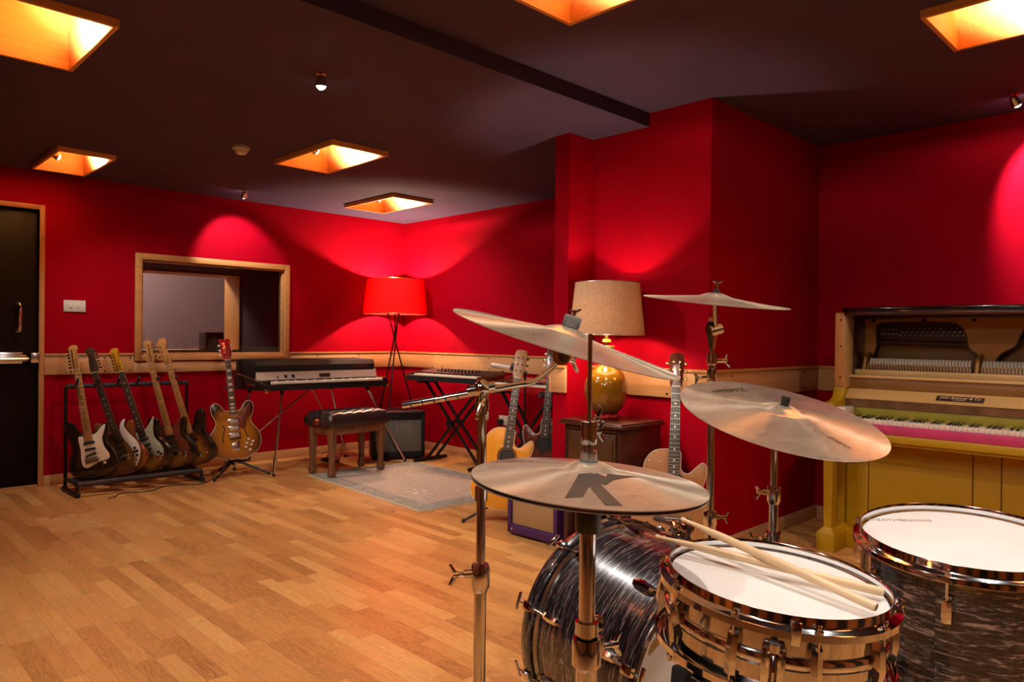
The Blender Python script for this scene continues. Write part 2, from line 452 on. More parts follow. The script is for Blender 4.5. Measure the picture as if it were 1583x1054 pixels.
def thing(name, label, cat, loc=(0, 0, 0), rz=0, group=None, mw=None):
    o = bpy.data.objects.new(name, None); COL.objects.link(o); o.empty_display_size = .05
    if mw is not None: o.matrix_world = mw
    else: o.location = loc; o.rotation_euler = (0, 0, rz)
    return tag(o, label, cat, group)

def struct(name, mb, mat, parent=None):
    o = mb.build(name, mat, parent)
    if parent is None: o['kind'] = 'structure'
    return o

def copy_tree(o, parent=None):
    c = o.copy(); COL.objects.link(c)
    if parent is not None: c.parent = parent
    for ch in list(o.children): copy_tree(ch, c)
    return c

def frame(B, T, Nrm):
    """matrix whose z runs B->T, whose -y faces Nrm"""
    B = Vector(B); z = (Vector(T) - B).normalized(); n = Vector(Nrm)
    y = -(n - z * n.dot(z)).normalized(); x = y.cross(z)
    return Matrix(((x.x, y.x, z.x, B.x), (x.y, y.y, z.y, B.y), (x.z, y.z, z.z, B.z), (0, 0, 0, 1)))

def spline(pts, k=6, closed=True):
    n = len(pts); out = []
    for i in range(n if closed else n - 1):
        g = lambda j: Vector(pts[j % n]) if closed else Vector(pts[max(0, min(n - 1, j))])
        p0, p1, p2, p3 = g(i - 1), g(i), g(i + 1), g(i + 2)
        for a in range(k):
            t = a / k
            q = .5 * ((2 * p1) + (p2 - p0) * t + (2 * p0 - 5 * p1 + 4 * p2 - p3) * t * t + (3 * p1 - p0 - 3 * p2 + p3) * t ** 3)
            out.append(tuple(q))
    if not closed: out.append(tuple(pts[-1]))
    return out

def text_mesh(name, txt, size, mat, parent, M4, depth=.0004, shear=0, spacing=1.0):
    cu = bpy.data.curves.new(name, 'FONT'); cu.body = txt; cu.size = size; cu.extrude = depth
    cu.align_x = 'CENTER'; cu.align_y = 'CENTER'; cu.shear = shear; cu.space_character = spacing
    t = bpy.data.objects.new(name + '_c', cu); COL.objects.link(t)
    bpy.context.view_layer.update()
    me = bpy.data.meshes.new_from_object(t.evaluated_get(bpy.context.evaluated_depsgraph_get()))
    bpy.data.objects.remove(t); bpy.data.curves.remove(cu)
    me.materials.clear(); me.materials.append(M[mat])
    o = bpy.data.objects.new(name, me); COL.objects.link(o); o.parent = parent; o.matrix_local = M4
    return o
# ------------------------------------------------------------------ camera
yaw, pitch, roll = .7951, -.00492, .01124
c_, s_ = math.cos(yaw), math.sin(yaw)
F = Vector((c_, s_, 0)); Rt = Vector((s_, -c_, 0)); U = Vector((0, 0, 1))
F2 = F * math.cos(pitch) + U * math.sin(pitch); U2 = U * math.cos(pitch) - F * math.sin(pitch)
R3 = Rt * math.cos(roll) + U2 * math.sin(roll); U3 = U2 * math.cos(roll) - Rt * math.sin(roll)
cam = bpy.data.cameras.new('camera'); cam.sensor_width = 36; cam.lens = 1123.03 * 36 / 1583
cam.clip_start = .05; cam.clip_end = 60
camo = bpy.data.objects.new('camera', cam); COL.objects.link(camo)
camo.matrix_world = Matrix(((R3.x, U3.x, -F2.x, 0), (R3.y, U3.y, -F2.y, 0), (R3.z, U3.z, -F2.z, 1.1284), (0, 0, 0, 1)))
SC.camera = camo

# ------------------------------------------------------------------ room shell
YL, XB, XC, XP, XD, YE, YR = 6.2074, 4.5101, 3.3454, 3.1332, 4.6719, 1.9617, 2.3469
H1, H2 = 2.30, 2.374
X0, Y0 = -1.6, -1.6           # walls behind the camera
m = MB(); m.box(X0 - .2, XD + .2, Y0 - .2, YL + .2, -.12, 0); struct('floor', m, 'floor')

WELLS = {  # x0,x1,y0,y1,z of ceiling
    'a': (.43, .85, 2.98, 3.64, H1), 'b': (1.15, 1.49, 5.27, 6.0, H1), 'c': (2.26, 2.67, 3.86, 4.60, H1), 'd': (3.47, 3.89, 4.95, 5.70, H1),
    'e': (1.72, 2.14, 1.17, 1.88, H2), 'f': (3.0, 3.45, .17, .89, H2), 'g': (.45, .87, .05, .77, H2), 'h': (-.85, -.43, 1.17, 1.88, H2), 'i': (1.72, 2.14, -1.0, -.29, H2)}
def slab(mb, x0, x1, y0, y1, z0, z1, holes):
    xs = sorted(set([x0, x1] + [h[0] for h in holes] + [h[1] for h in holes]))
    for a, b in zip(xs, xs[1:]):
        hs = sorted([h for h in holes if h[0] < (a + b) / 2 < h[1]], key=lambda h: h[2]); y = y0
        for h in hs:
            mb.box(a, b, y, h[2], z0, z1); y = h[3]
        mb.box(a, b, y, y1, z0, z1)
m = MB()
slab(m, X0 - .2, XD + .2, YR, YL + .2, H1, H1 + .4, [w for w in WELLS.values() if w[4] == H1])
slab(m, X0 - .2, XD + .2, Y0 - .2, YR, H2, H2 + .326, [w for w in WELLS.values() if w[4] == H2])
struct('ceiling', m, 'ceiling')

WX0, WX1, WZ0, WZ1 = 1.93, 3.17, .945, 1.73      # opening of the window
DX0, DX1, DZ = .28, 1.245, 2.02
T = .16
m = MB()
for (a, b, z0, z1) in ((X0, DX0, 0, H1 + .2), (DX0, DX1, DZ, H1 + .2), (DX1, WX0, 0, H1 + .2), (WX0, WX1, 0, WZ0), (WX0, WX1, WZ1, H1 + .2), (WX1, XB + .1, 0, H1 + .2)):
    m.box(a, b, YL, YL + T, z0, z1)
struct('wall_left', m, 'red_paint')
m = MB(); m.box(XB, XB + .1, YE + .3, YL + .1, 0, H1 + .2); struct('wall_back', m, 'red_paint')
m = MB()
m.prism([(x, y) for x, y in ((XP, 2.850), (XB, 2.850), (XB + .3, 2.60), (XD + .1, YE), (XC, YE), (XC, 2.742), (XP, 2.742))], 0, H2 + .1, 0,
        Matrix(((1, 0, 0, 0), (0, 0, 1, 0), (0, 1, 0, 0), (0, 0, 0, 1))))
struct('wall_middle', m, 'red_paint')
m = MB(); m.box(XD, XD + .1, Y0 - .1, YE, 0, H2 + .2); struct('wall_right', m, 'red_paint')
m = MB(); m.box(X0 - .1, XD + .1, Y0 - .1, Y0, 0, H2 + .2); struct('wall_front', m, 'dark_fabric_wall')
for k in range(7):  # unseen oak panels added on the dark wall for the chrome to reflect
    m = MB(); m.box(X0 + .5 + k * .8, X0 + .5 + k * .8 + .40, Y0, Y0 + .05, .15, 2.1, .005); struct('trim_%d' % (40 + k), m, 'frame_oak')
m = MB(); m.box(X0 - .1, X0, Y0, YL + .1, 0, H2 + .2); struct('wall_near', m, 'dark_fabric_wall')
for k in range(9):  # more unseen panels, added to break up reflections in the chrome
    m = MB(); m.box(X0, X0 + .05, Y0 + .35 + k * .8, Y0 + .35 + k * .8 + .42, .15, 2.1, .005); struct('trim_%d' % (20 + k), m, 'frame_oak')

# dado boards with their cap, set along the walls, and skirting
RZ0, RZ1 = .815, .955
def board(name, x0, x1, y0, y1, z0, z1, axis, cap=True, bolts=()):
    mm = MB(); mm.box(x0, x1, y0, y1, z0, z1, .002)
    o = struct(name, mm, 'pale_oak' if axis == 0 else 'pale_oak_y')
    if cap:
        mm = MB(); g = .008
        if axis == 0: mm.box(x0, x1, y0 - g, y1, z1, z1 + .016, .003)
        else: mm.box(x0 - g, x1, y0, y1, z1, z1 + .016, .003)
        mm.build('cap', 'frame_oak_x', o)
    for (u, z) in bolts:
        mm = MB()
        if axis == 0: mm.cyl((u, y0 - .003, z), (u, y0 + .002, z), .006, n=10)
        else: mm.cyl((x0 - .003, u, z), (x0 + .002, u, z), .006, n=10)
        mm.build('screw', 'black_metal', o)
    return o
t = .018
def bl(us): return [(u, z) for u in us for z in (RZ0 + .02, RZ1 - .02)]
board('trim_1', DX1 + .035, WX0 - .04, YL - t, YL, RZ0, RZ1, 0, True, bl([1.45, 1.68, 1.86]))
board('trim_2', WX0 - .04, WX1 + .04, YL - t, YL, RZ0, .898, 0, False, [(u, RZ0 + .02) for u in (2.2, 2.78)])
board('trim_3', WX1 + .04, XB, YL - t, YL, RZ0, RZ1, 0, True, bl([3.5, 3.95, 4.35]))
board('trim_4', XB - t, XB, 2.85, YL - t, RZ0, RZ1, 1, True, bl([5.7, 5.55, 4.87, 4.2, 3.5]))
board('trim_5', XP - t, XP, 2.742, 2.85, RZ0, RZ1, 1, True, [])
board('trim_6', XC - t, XC, YE - t, 2.742, RZ0, RZ1, 1, True, bl([2.68, 2.2]))
board('trim_7', XC, XD, YE - t, YE, RZ0, RZ1, 0, True, bl([3.55, 4.45]))
board('trim_8', XD - t, XD, Y0, YE - t, RZ0, RZ1, 1, True, bl([1.8]))
board('trim_9', XP - t, XB, 2.85, 2.85 + t, RZ0, RZ1, 0, True, [])
def skirt(name, x0, x1, y0, y1, axis):
    mm = MB(); mm.box(x0, x1, y0, y1, 0, .075, .003); struct(name, mm, 'pale_oak' if axis == 0 else 'pale_oak_y')
skirt('baseboard_left', DX1 + .035, XB, YL - t, YL, 0)
skirt('baseboard_back', XB - t, XB, 2.85, YL - t, 1)
skirt('baseboard_middle', XC - t, XC, YE - t, 2.742, 1)
skirt('baseboard_chimney', XC, XD, YE - t, YE, 0)
skirt('baseboard_right', XD - t, XD, Y0, YE - t, 1)

# ------------------------------------------------------------------ door
d = bpy.data.objects.new('door_1', None); COL.objects.link(d); d['kind'] = 'structure'; d.location = (DX0, YL, 0)
W = DX1 - DX0
m = MB(); m.box(.0, W, .03, .075, .012, DZ - .005, .003); m.build('leaf', 'door_black', d)
m = MB(); m.box(W, W + .035, -.014, T, 0, DZ + .035, .003); m.box(-.035, 0, -.014, T, 0, DZ + .035, .003); m.box(0, W, -.014, T, DZ, DZ + .035, .003)
m.build('frame', 'frame_oak', d)
m = MB(); m.box(0, W, .0, T, 0, .012, .002); m.build('threshold', 'frame_oak_x', d)
hx = 1.123 - DX0
m = MB(); m.tube([(hx, .03, 1.14), (hx, -.025, 1.14), (hx, -.035, 1.155), (hx, -.035, 1.31), (hx, -.025, 1.325), (hx, .03, 1.325)], .013, 12)
for z in (1.14, 1.325): m.cyl((hx, .03, z), (hx, .018, z), .017)
m.build('pull_handle', 'chrome', d)
m = MB(); m.box(W - .42, W - .075, -.035, .03, .915, .965, .008); m.box(W - .36, W - .10, -.03, .03, .90, .985, .006); m.build('panic_bar_case', 'chrome_dull', d)
m = MB(); m.cyl((-.0, -.05, .935), (W - .07, -.05, .935), .013); m.build('panic_bar', 'chrome', d)
m = MB(); m.box(W - .055, W + .004, -.04, .028, .905, .98, .006); m.build('latch_keeper', 'chrome_dull', d)

# ------------------------------------------------------------------ control room window
w = bpy.data.objects.new('window_1', None); COL.objects.link(w); w['kind'] = 'structure'; w.location = (0, 0, 0)
def frame_ring(mb, x0, x1, z0, z1, wd, y0, y1, bev=.003):
    mb.box(x0 - wd, x0, y0, y1, z0 - wd, z1 + wd, bev); mb.box(x1, x1 + wd, y0, y1, z0 - wd, z1 + wd, bev)
    mb.box(x0, x1, y0, y1, z1, z1 + wd, bev); mb.box(x0, x1, y0, y1, z0 - wd, z0, bev)
m = MB(); frame_ring(m, WX0 + .012, WX1 - .012, WZ0 + .012, WZ1 - .012, .048, YL - .028, YL); m.build('frame', 'frame_oak_x', w)
m = MB(); frame_ring(m, WX0 + .026, WX1 - .026, WZ0 + .026, WZ1 - .026, .025, YL, YL + .07); m.build('bead', 'frame_oak_x', w)
m = MB(); m.box(WX0 + .027, WX1 - .027, YL + .03, YL + .036, WZ0 + .027, WZ1 - .027); m.build('pane', 'glass', w)
YI = 7.12
m = MB()
m.box(WX0 - .02, WX0, YL + .07, YI, WZ0 - .02, WZ1 + .02); m.box(WX1, WX1 + .02, YL + .07, YI, WZ0 - .02, WZ1 + .02)
m.box(WX0, WX1, YL + .07, YI, WZ1, WZ1 + .02); m.box(WX0, WX1, YL + .07, YI, WZ0 - .02, WZ0)
m.build('reveal', 'fabric_dark', w)
m = MB(); frame_ring(m, WX0 + .03, WX1 - .022, WZ0 + .03, WZ1 - .022, .03, YI, YI + .36); m.build('inner_frame', 'lining_oak', w)
m = MB(); m.box(1.4, 1.4 + .05, YI + .12, 9, 0, 2.5); m.box(3.9, 3.95, YI + .12, 9, 0, 2.5); m.box(1.4, 3.95, 9, 9.05, 0, 2.5)
m.box(1.4, 3.95, YI, 9, -.05, 0); m.box(1.4, 3.95, YI, 9, 2.4, 2.45); m.box(1.4, WX0 - .02, YI, YI + .1, 0, 2.4); m.box(WX1 + .02, 3.9, YI, YI + .1, 0, 2.4)
m.box(1.4, 3.9, YI + .02, YI + .1, 1.88, 2.4); m.box(1.4, 3.9, YI + .02, YI + .1, 0, .82)
struct('wall_control_room', m, 'mauve_wall')
# a monitor speaker on the far sill
ms = thing('studio_monitor', 'small dark studio loudspeaker behind the glass of the control room window', 'speaker', (2.80, 6.93, WZ0))
m = MB(); m.box(-.085, .085, -.07, .1, .0, .20, .006); m.build('cabinet', 'black_plastic', ms)
m = MB(); m.lathe([(0, .012), (.018, .014), (.03, .004), (.055, .012), (.066, .012), (.066, 0)], 28, Matrix.Translation((0, -.07, .085)) @ Matrix.Rotation(PI / 2, 4, 'X')); m.build('cone', 'silver_panel', ms)
m = MB(); m.lathe([(0, .006), (.014, .004), (.018, 0)], 20, Matrix.Translation((0, -.07, .172)) @ Matrix.Rotation(PI / 2, 4, 'X')); m.build('tweeter', 'black_gloss', ms)

# light switch, socket
s = thing('light_switch', 'cream double light switch plate on the red wall beside the black door', 'light switch', (1.475, YL, 1.327))
m = MB(); m.box(-.073, .073, -.01, 0, -.043, .043, .003); m.build('plate', 'white_plastic', s)
for x in (-.025, .025):
    m = MB(); m.box(x - .009, x + .009, -.014, -.009, -.014, .014, .002); m.build('rocker', 'white_plastic', s)
s = thing('wall_socket', 'white double wall socket low on the red wall behind the keyboards', 'socket', (XB, 4.672, .385), -PI / 2)
m = MB(); m.box(-.073, .073, -.01, 0, -.043, .043, .003); m.build('plate', 'white_plastic', s)
for x in (-.03, .03):
    m = MB(); m.box(x - .012, x + .012, -.012, -.009, .018, .03, .001); m.build('rocker', 'white_plastic', s)
pl = thing('mains_plug', 'black mains plug pushed into the white wall socket', 'plug', (XB - .0125, 4.705, .375), -PI / 2)
m = MB(); m.box(-.025, .025, -.038, 0, -.028, .022, .006); m.build('body', 'black_plastic', pl)
m = MB(); m.tube([(0, -.02, -.028), (0, -.022, -.08), (.01, -.02, -.2), (.02, -.01, -.36)], .004, 8); m.build('cable', 'black_plastic', pl)

# smoke detector, small ceiling spots
s = thing('smoke_detector', 'white round smoke detector on the dark ceiling', 'smoke detector', (1.96, 4.43, H1))
m = MB(); m.lathe([(0, -.001), (.05, -.001), (.053, -.018), (.045, -.022), (.045, -.001)], 32); m.build('base', 'white_plastic', s)
m = MB(); m.lathe([(.042, -.02), (.04, -.03), (.03, -.046), (.012, -.052), (0, -.052)], 32); m.build('sensor', 'white_plastic', s)

def add_light(name, typ, loc, energy, col, parent=None, size=.03, target=None, angle=60, blend=.3, sx=None, sy=None):
    l = bpy.data.lights.new(name, typ); l.energy = energy; l.color = col
    if typ == 'AREA': l.shape = 'RECTANGLE'; l.size = sx; l.size_y = sy
    else: l.shadow_soft_size = size
    if typ == 'SPOT': l.spot_size = R_(angle); l.spot_blend = blend
    o = bpy.data.objects.new(name, l); COL.objects.link(o)
    o.location = loc
    if target is not None:
        dd = Vector(target) - Vector(loc); o.rotation_euler = dd.to_track_quat('-Z', 'Y').to_euler()
    return o

WARM = (1, .92, .81)
def well(key, label, lamp=True, e=30, gl=.8):
    x0, x1, y0, y1, z = WELLS[key]; t_ = .018; dpt = .30
    cx, cy = (x0 + x1) / 2, (y0 + y1) / 2; a, b = (x1 - x0) / 2, (y1 - y0) / 2
    r = thing('recessed_light_box', label, 'ceiling light', (cx, cy, z), 0, 'wooden light boxes let into the ceiling')
    mm = MB(); mm.box(-a, -a + t_, -b, b, -.03, dpt, .002); mm.box(a - t_, a, -b, b, -.03, dpt, .002)
    mm.box(-a + t_, a - t_, -b, -b + t_, -.03, dpt, .002); mm.box(-a + t_, a - t_, b - t_, b, -.03, dpt, .002); mm.build('lining', 'lining_oak', r)
    mm = MB(); mm.box(-a + t_, a - t_, -b + t_, b - t_, dpt - .02, dpt); mm.build('top_board', 'lining_oak', r)
    if lamp:
        lx, ly, lz = -a + .062, -.06, .0
        mm = MB(); mm.tube([(-a + t_, ly, lz + .05), (-a + .04, ly, lz + .05), (lx, ly, lz + .03)], .006, 8)
        mm.lathe([(.014, .035), (.024, .0), (.026, -.012), (.022, -.012), (.0, .02)], 20, Matrix.Translation((lx, ly, lz)) @ Matrix.Rotation(R_(-70), 4, 'Y')); mm.build('lamp_holder', 'brass', r)
        mm = MB(); mm.sphere((lx + .006, ly, lz - .004), .020, 14); mm.build('bulb', 'bulb', r)
        wl = Vector((cx + lx + .035, cy + ly, z + lz))
        add_light('well_light', 'SPOT', wl, e * 2.6, WARM, size=.02, target=wl + Vector((.55, 0, -1)), angle=105, blend=1.0)
        add_light('well_glow', 'SPOT', wl, e * gl * 11, (1, .90, .72), size=.02, target=wl + Vector((1, 0, .95)), angle=122, blend=1.0)
    return r
well('a', 'large bright oak light box in the ceiling at the top left of the photo', e=24)
well('b', 'oak light box in the ceiling above the black door', e=30)
well('c', 'oak light box in the middle of the ceiling in front of the smoke detector')
well('d', 'oak light box in the ceiling nearest the red floor lamp')
well('e', 'oak light box in the raised ceiling beside the dark step', e=14, gl=1.6)
well('f', 'oak light box in the raised ceiling above the yellow piano', e=22, gl=1.6)
for k in 'ghi': well(k, {'g': 'unseen oak light box added above the camera to light the drums', 'h': 'unseen oak light box added as fill behind the camera on the left', 'i': 'unseen oak light box added as fill behind the camera on the right'}[k], e={'g': 27, 'h': 22, 'i': 14}[k])  # out of view, added as general fill for the drums

def ceiling_spot(x, y, z, label, tgt, e, ang=70):
    r = thing('ceiling_spotlight', label, 'spotlight', (x, y, z), 0, 'small spotlights on the ceiling')
    mm = MB(); mm.cyl((0, 0, -.006), (0, 0, 0), .022, n=20); mm.cyl((0, 0, -.022), (0, 0, -.006), .005, n=10); mm.build('mount', 'brass', r)
    dr = (Vector(tgt) - Vector((x, y, z - .045))).normalized(); q = dr.to_track_quat('-Z', 'Y').to_matrix().to_4x4()
    mm = MB(); mm.lathe([(.0, .034), (.016, .032), (.024, .0), (.026, -.014), (.022, -.014), (.012, .012), (0, .014)], 24, Matrix.Translation((0, 0, -.045)) @ q); mm.build('lamp_head', 'chrome_dull', r)
    mm = MB(); mm.sphere((0, 0, 0), .0205, 14, Matrix.Translation(Vector((0, 0, -.045)) + dr * .009)); mm.build('bulb', 'bulb', r)
    p = Vector((x, y, z - .045)) + dr * .045
    add_light('spot_beam', 'SPOT', p, e, (1, .94, .87), size=.02, target=tgt, angle=ang, blend=.5)
    return r
ceiling_spot(1.66, 2.93, H1, 'small spotlight alone on the ceiling between the large light box and the dark step', (1.9, 3.2, 0), 62, 150)
add_light('floor_pool_beam', 'SPOT', (1.68, 2.96, H1 - .10), 16, (1, .93, .84), size=.02, target=(2.50, 3.42, 0), angle=26, blend=1.0)  # extra narrow beam added to make the bright pool on the floor
ceiling_spot(2.57, 5.74, H1, 'small spotlight shining on the red wall above the control room window', (2.72, 6.25, 1.75), 42, 75)
ceiling_spot(4.32, .84, H2, 'small spotlight above the yellow piano beside the right edge of the photo', (4.74, .66, 1.88), 110, 76)
ceiling_spot(1.75, .05, H2, 'small unseen spotlight added on the ceiling to light the drum kit', (1.5, .35, .7), 60, 120)  # out of view, added to brighten the drum heads and cymbals
ceiling_spot(-.5, .3, H2, 'small unseen spotlight added as fill on the ceiling behind the camera', (.9, .8, .7), 45, 100)  # out of view, added for streaks of light on the cymbals
# ------------------------------------------------------------------ guitars
def arc_out(pts, k=5): return spline(pts, k)
STRAT = [(0, 0), (7, .3), (13, 3), (16, 9), (14.6, 16), (11.6, 21.5), (11.8, 27), (13.8, 32), (13.6, 36), (10.6, 35.8), (7.2, 32.5), (3.4, 31), (-3.2, 31), (-5.6, 34), (-8, 39), (-12, 42.5), (-14.8, 40), (-14.2, 34), (-12.3, 27.5), (-12, 22), (-14.3, 16), (-16, 9.5), (-13.5, 3.2), (-7, .4)]
ES335 = [(0, 0), (9, .8), (17, 5), (20.5, 13), (18.8, 21), (14.6, 27), (13.8, 31), (16.2, 37), (16.4, 43), (13.0, 45.8), (9.5, 43.5), (6.5, 39.5), (3.4, 38.6), (-3.4, 38.6), (-6.5, 39.5), (-9.5, 43.5), (-13.0, 45.8), (-16.4, 43), (-16.2, 37), (-13.8, 31), (-14.6, 27), (-18.8, 21), (-20.5, 13), (-17, 5), (-9, .8)]
ACOU = [(0, 0), (9, .8), (17, 4.5), (20.2, 12), (18.6, 20), (14.6, 26.5), (13.6, 31), (15.2, 36.5), (15.6, 42), (13.8, 44.2), (11, 42), (7, 38.6), (3.4, 40.5), (2.8, 49.3), (-4, 50), (-9.5, 49), (-13.6, 45), (-14.9, 39), (-13.6, 32.5), (-13.8, 28), (-17, 21.5), (-20.2, 13), (-17.6, 4.8), (-9, .8)]
SGUARD = [(-1, 7.5), (3, 9.2), (6.5, 9.5), (11, 10.5), (11.6, 13.5), (9.4, 19), (8.6, 25), (10.8, 30.5), (12.2, 35.0), (9.6, 34), (6, 30.6), (2.9, 29.4), (-2.9, 29.4), (-6.0, 29.8), (-6.6, 26), (-6.2, 20), (-6.8, 13), (-6.2, 8.5), (-4, 7)]
TGUARD = [(9.0, 8), (11.5, 12), (10.4, 18), (8.0, 23), (8.8, 29), (12.4, 38), (9.6, 36), (3.4, 31), (-3, 30.5), (-7.6, 31), (-8, 25), (-4, 21), (0, 19), (2, 15), (5, 10)]
CRES = [(6.0, 3.0), (10.5, 8), (13.2, 14), (12.4, 21), (9.4, 27), (7.4, 33), (9.8, 38.5), (5.5, 36.5), (3.4, 31), (4, 25), (6.2, 20), (7.6, 14), (7.2, 8)]
def sc(o, k=.01, mx=1): return [(x * k * mx, z * k) for x, z in o]

def headstock_out(kind, mx):
    if kind == 'fender': o = [(-2.1, 0), (-2.6, 2), (-3.6, 4.0), (-3.3, 8), (-3.3, 13), (-4.2, 16.4), (-2.0, 18.6), (1.2, 18.4), (2.3, 16), (1.2, 13.2), (2.0, 8), (2.6, 4), (2.1, 0)]
    elif kind == 'bass': o = [(-2.2, 0), (-3.4, 3), (-4.4, 8), (-4.4, 14), (-5.2, 18), (-2.5, 21.5), (1.8, 21.5), (3.0, 18), (1.5, 14), (2.2, 8), (2.8, 4), (2.2, 0)]
    elif kind == 'open': o = [(-2.2, 0), (-2.8, 2), (-3.9, 6), (-3.6, 12), (-4.2, 17), (-2.4, 18.2), (0, 17.4), (2.4, 18.2), (4.2, 17), (3.6, 12), (3.9, 6), (2.8, 2), (2.2, 0)]
    else: o = [(-2.2, 0), (-3.2, 2.2), (-3.5, 8), (-3.9, 14), (-3.2, 17.6), (0, 18.4), (3.2, 17.6), (3.9, 14), (3.5, 8), (3.2, 2.2), (2.2, 0)]
    return sc(o, .01, mx)

def guitar(label, cat, B, Tp, Nn, group=None, body='strat', bmat='burst_3t', smat='burst_back', guard=None, gmat='cream', neck='maple', board='maple', hs='fender', hmat=None,
           flip=1, hflip=1, thick=.045, scale_len=.648, bridge_z=.125, pick='strat', knobs=(), kmat='cream', tun='fender', tmat='chrome', frets=21, binding=None, dots='black_plastic', name='electric_guitar', fmat='steel'):
    mw = frame(B, Tp, Nn); g = thing(name, label, cat, group=group, mw=mw)
    OUT = {'strat': STRAT, 'es': ES335, 'acou': ACOU}[body]
    out = sc(spline(OUT, 4), .01, flip); zb = {'strat': .305, 'es': .386, 'acou': .50}[body]
    zt = {'strat': .255, 'es': .36, 'acou': .365}[body]          # end of the fingerboard over the body
    th = thick; f = -th / 2                                      # y of the front face
    m = MB(); m.prism(out, f + .0035 if body != 'strat' else f + .006, th / 2, .006 if body != 'strat' else .009); m.build('body', smat, g, 40)
    m = MB(); ins = [(x * .985, z * .985 + .002) for x, z in out]
    m.prism(ins, f, f + (.005 if body != 'strat' else .012), .003); top = m.build('top', bmat, g, 50)
    if binding:
        m = MB(); m.tube([(x * .993, f + .003, z * .993 + .001) for x, z in out], .0022, 6, True); m.build('binding', binding, g)
    zn = bridge_z + scale_len; yn = f - .004                    # nut
    hw0, hw1 = .028, .0215                                       # half width of the neck
    # neck, a D-section tapering to the nut
    rings = []
    zs0 = zb - .05
    for k in range(7):
        t = k / 6; z = zs0 + (zn - zs0) * t; hw = hw0 + (hw1 - hw0) * t; dp = .022 - .003 * t
        rings.append([Vector((-hw * math.cos(a), yn + dp * math.sin(a) * 1.0, z)) for a in [PI * q / 8 for q in range(9)]])
    m = MB(); m.ring_loft(rings); m.build('neck', neck, g, 45)
    m = MB(); m.prism([(-hw0, zt), (hw0, zt), (hw1, zn), (-hw1, zn)], yn - .005, yn, .001); m.mi = 1
    for k in range(1, frets + 1):
        z = zn - scale_len * (1 - 2 ** (-k / 12)); t = (z - zt) / (zn - zt); hw = hw0 + (hw1 - hw0) * t
        if z > zt + .003: m.box(-hw, hw, yn - .0065, yn - .004, z - .001, z + .001)
    m.mi = 2
    for k in (3, 5, 7, 9, 12, 15, 17, 19):
        z = zn - scale_len * (1 - 2 ** (-(k - .5) / 12))
        if z > zt + .01: m.box(-.004, .004, yn - .0058, yn - .004, z - .004, z + .004) if dots != 'block' else m.box(-.015, .015, yn - .0058, yn - .004, z - .008, z + .008)
    fb = m.build('fingerboard', [board, fmat, 'pearl' if dots in ('block', 'pearl') else dots], g)
    m = MB(); m.box(-hw1, hw1, yn - .008, yn, zn - .002, zn + .003); m.build('nut', 'ivory', g)
    # headstock, tilted slightly back
    HM = Matrix.Translation((0, yn + .003, zn)) @ Matrix.Rotation(R_(-(4 if hs in ('fender', 'bass') else 12)), 4, 'X')
    ho = spline(headstock_out(hs, hflip), 3)
    m = MB(); m.prism(ho, -.004, .011, .0015, HM); hd = m.build('headstock', hmat or neck, g)
    if hs in ('open', 'gibson') and hmat: pass
    if tun == 'fender': pos = [(-1, .028 + .024 * k, .019 + .001 * k) for k in range(6)]
    elif tun == 'bass': pos = [(-1, .045 + .037 * k, .030) for k in range(4)]
    else: pos = [(sg, .045 + .042 * k, .024) for sg in (-1, 1) for k in range(3)]
    for (sg, z, ex) in pos:
        sg *= hflip; e = .034 if tun != 'bass' else .044
        m = MB(); m.cyl((sg * (e - .018), -.012, z), (sg * (e - .018), .012, z), .0045, n=10)
        m.cyl((sg * (e - .014), .012, z), (sg * (e + .012), .009, z), .0028, n=8)
        for v in m.bm.verts: v.co = HM @ v.co
        tn = m.build('tuner', 'chrome' if tmat != 'brass' else 'brass', g)
        m = MB(); m.box(sg * (e + .012) - .009, sg * (e + .012) + .009, .006, .012, z - .007, z + .007, .003, M4=HM)
        m.build('button', tmat, tn)
    nst = 4 if tun == 'bass' else 6
    m = MB()
    for k in range(nst):
        u = (k / (nst - 1) - .5) * 2
        m.tube([(u * .026, f - .010, bridge_z), (u * .0185, yn - .0085, zn), (u * .012, yn - .006, zn + .03 + .02 * k)], .0006 if tun != 'bass' else .0011, 4)
    tag(m.build('strings', 'steel', g), kind='stuff')
    # front hardware
    if guard:
        m = MB(); m.prism(sc(spline(guard, 4), .01, flip), f - .0022, f + .0006, .0006); m.build('pickguard', gmat, g)
    yf = f - (.0024 if guard else 0)
    if pick == 'strat':
        for k, z in enumerate((.155, .195, .24)):
            m = MB(); m.box(-.036, .036, -.004, 0, -.0085, .0085, .0035, M4=Matrix.Translation((0, yf, z)) @ Matrix.Rotation(R_(-12 * flip if k == 0 else 0), 4, 'Y')); m.build('pickup', 'black_plastic', g)
    elif pick == 'bassp':
        for sg in (-1, 1):
            m = MB(); m.box(-.028, .028, -.006, 0, -.013, .013, .003, M4=Matrix.Translation((sg * .024, yf, .19 + sg * .012))); m.build('pickup', 'black_plastic', g)
    elif pick == 'hum3':
        for z in (.19, .245, .30):
            m = MB(); m.box(-.045, .045, -.006, 0, z - .021, z + .021, .003, M4=Matrix.Translation((0, yf, 0))); pk = m.build('pickup', 'chrome_dull', g)
            m = MB(); m.box(-.033, .033, -.009, -.005, z - .013, z + .013, .003, M4=Matrix.Translation((0, yf, 0))); m.build('cover', 'silver_panel', pk)
    if body == 'strat':
        m = MB(); m.box(-.042, .042, f - .008, f, bridge_z - .03, bridge_z + .012, .002)
        for k in range(6): m.box(-.032 + k * .0115, -.023 + k * .0115, f - .012, f - .007, bridge_z - .008, bridge_z + .006, .001)
        m.build('bridge', 'chrome_dull', g)
        m = MB(); m.cyl((-.06 * flip + .13 * flip, f - .004, .075), (.07 * flip, f + .001, .075), .016, n=20); m.build('jack_plate', 'chrome', g)
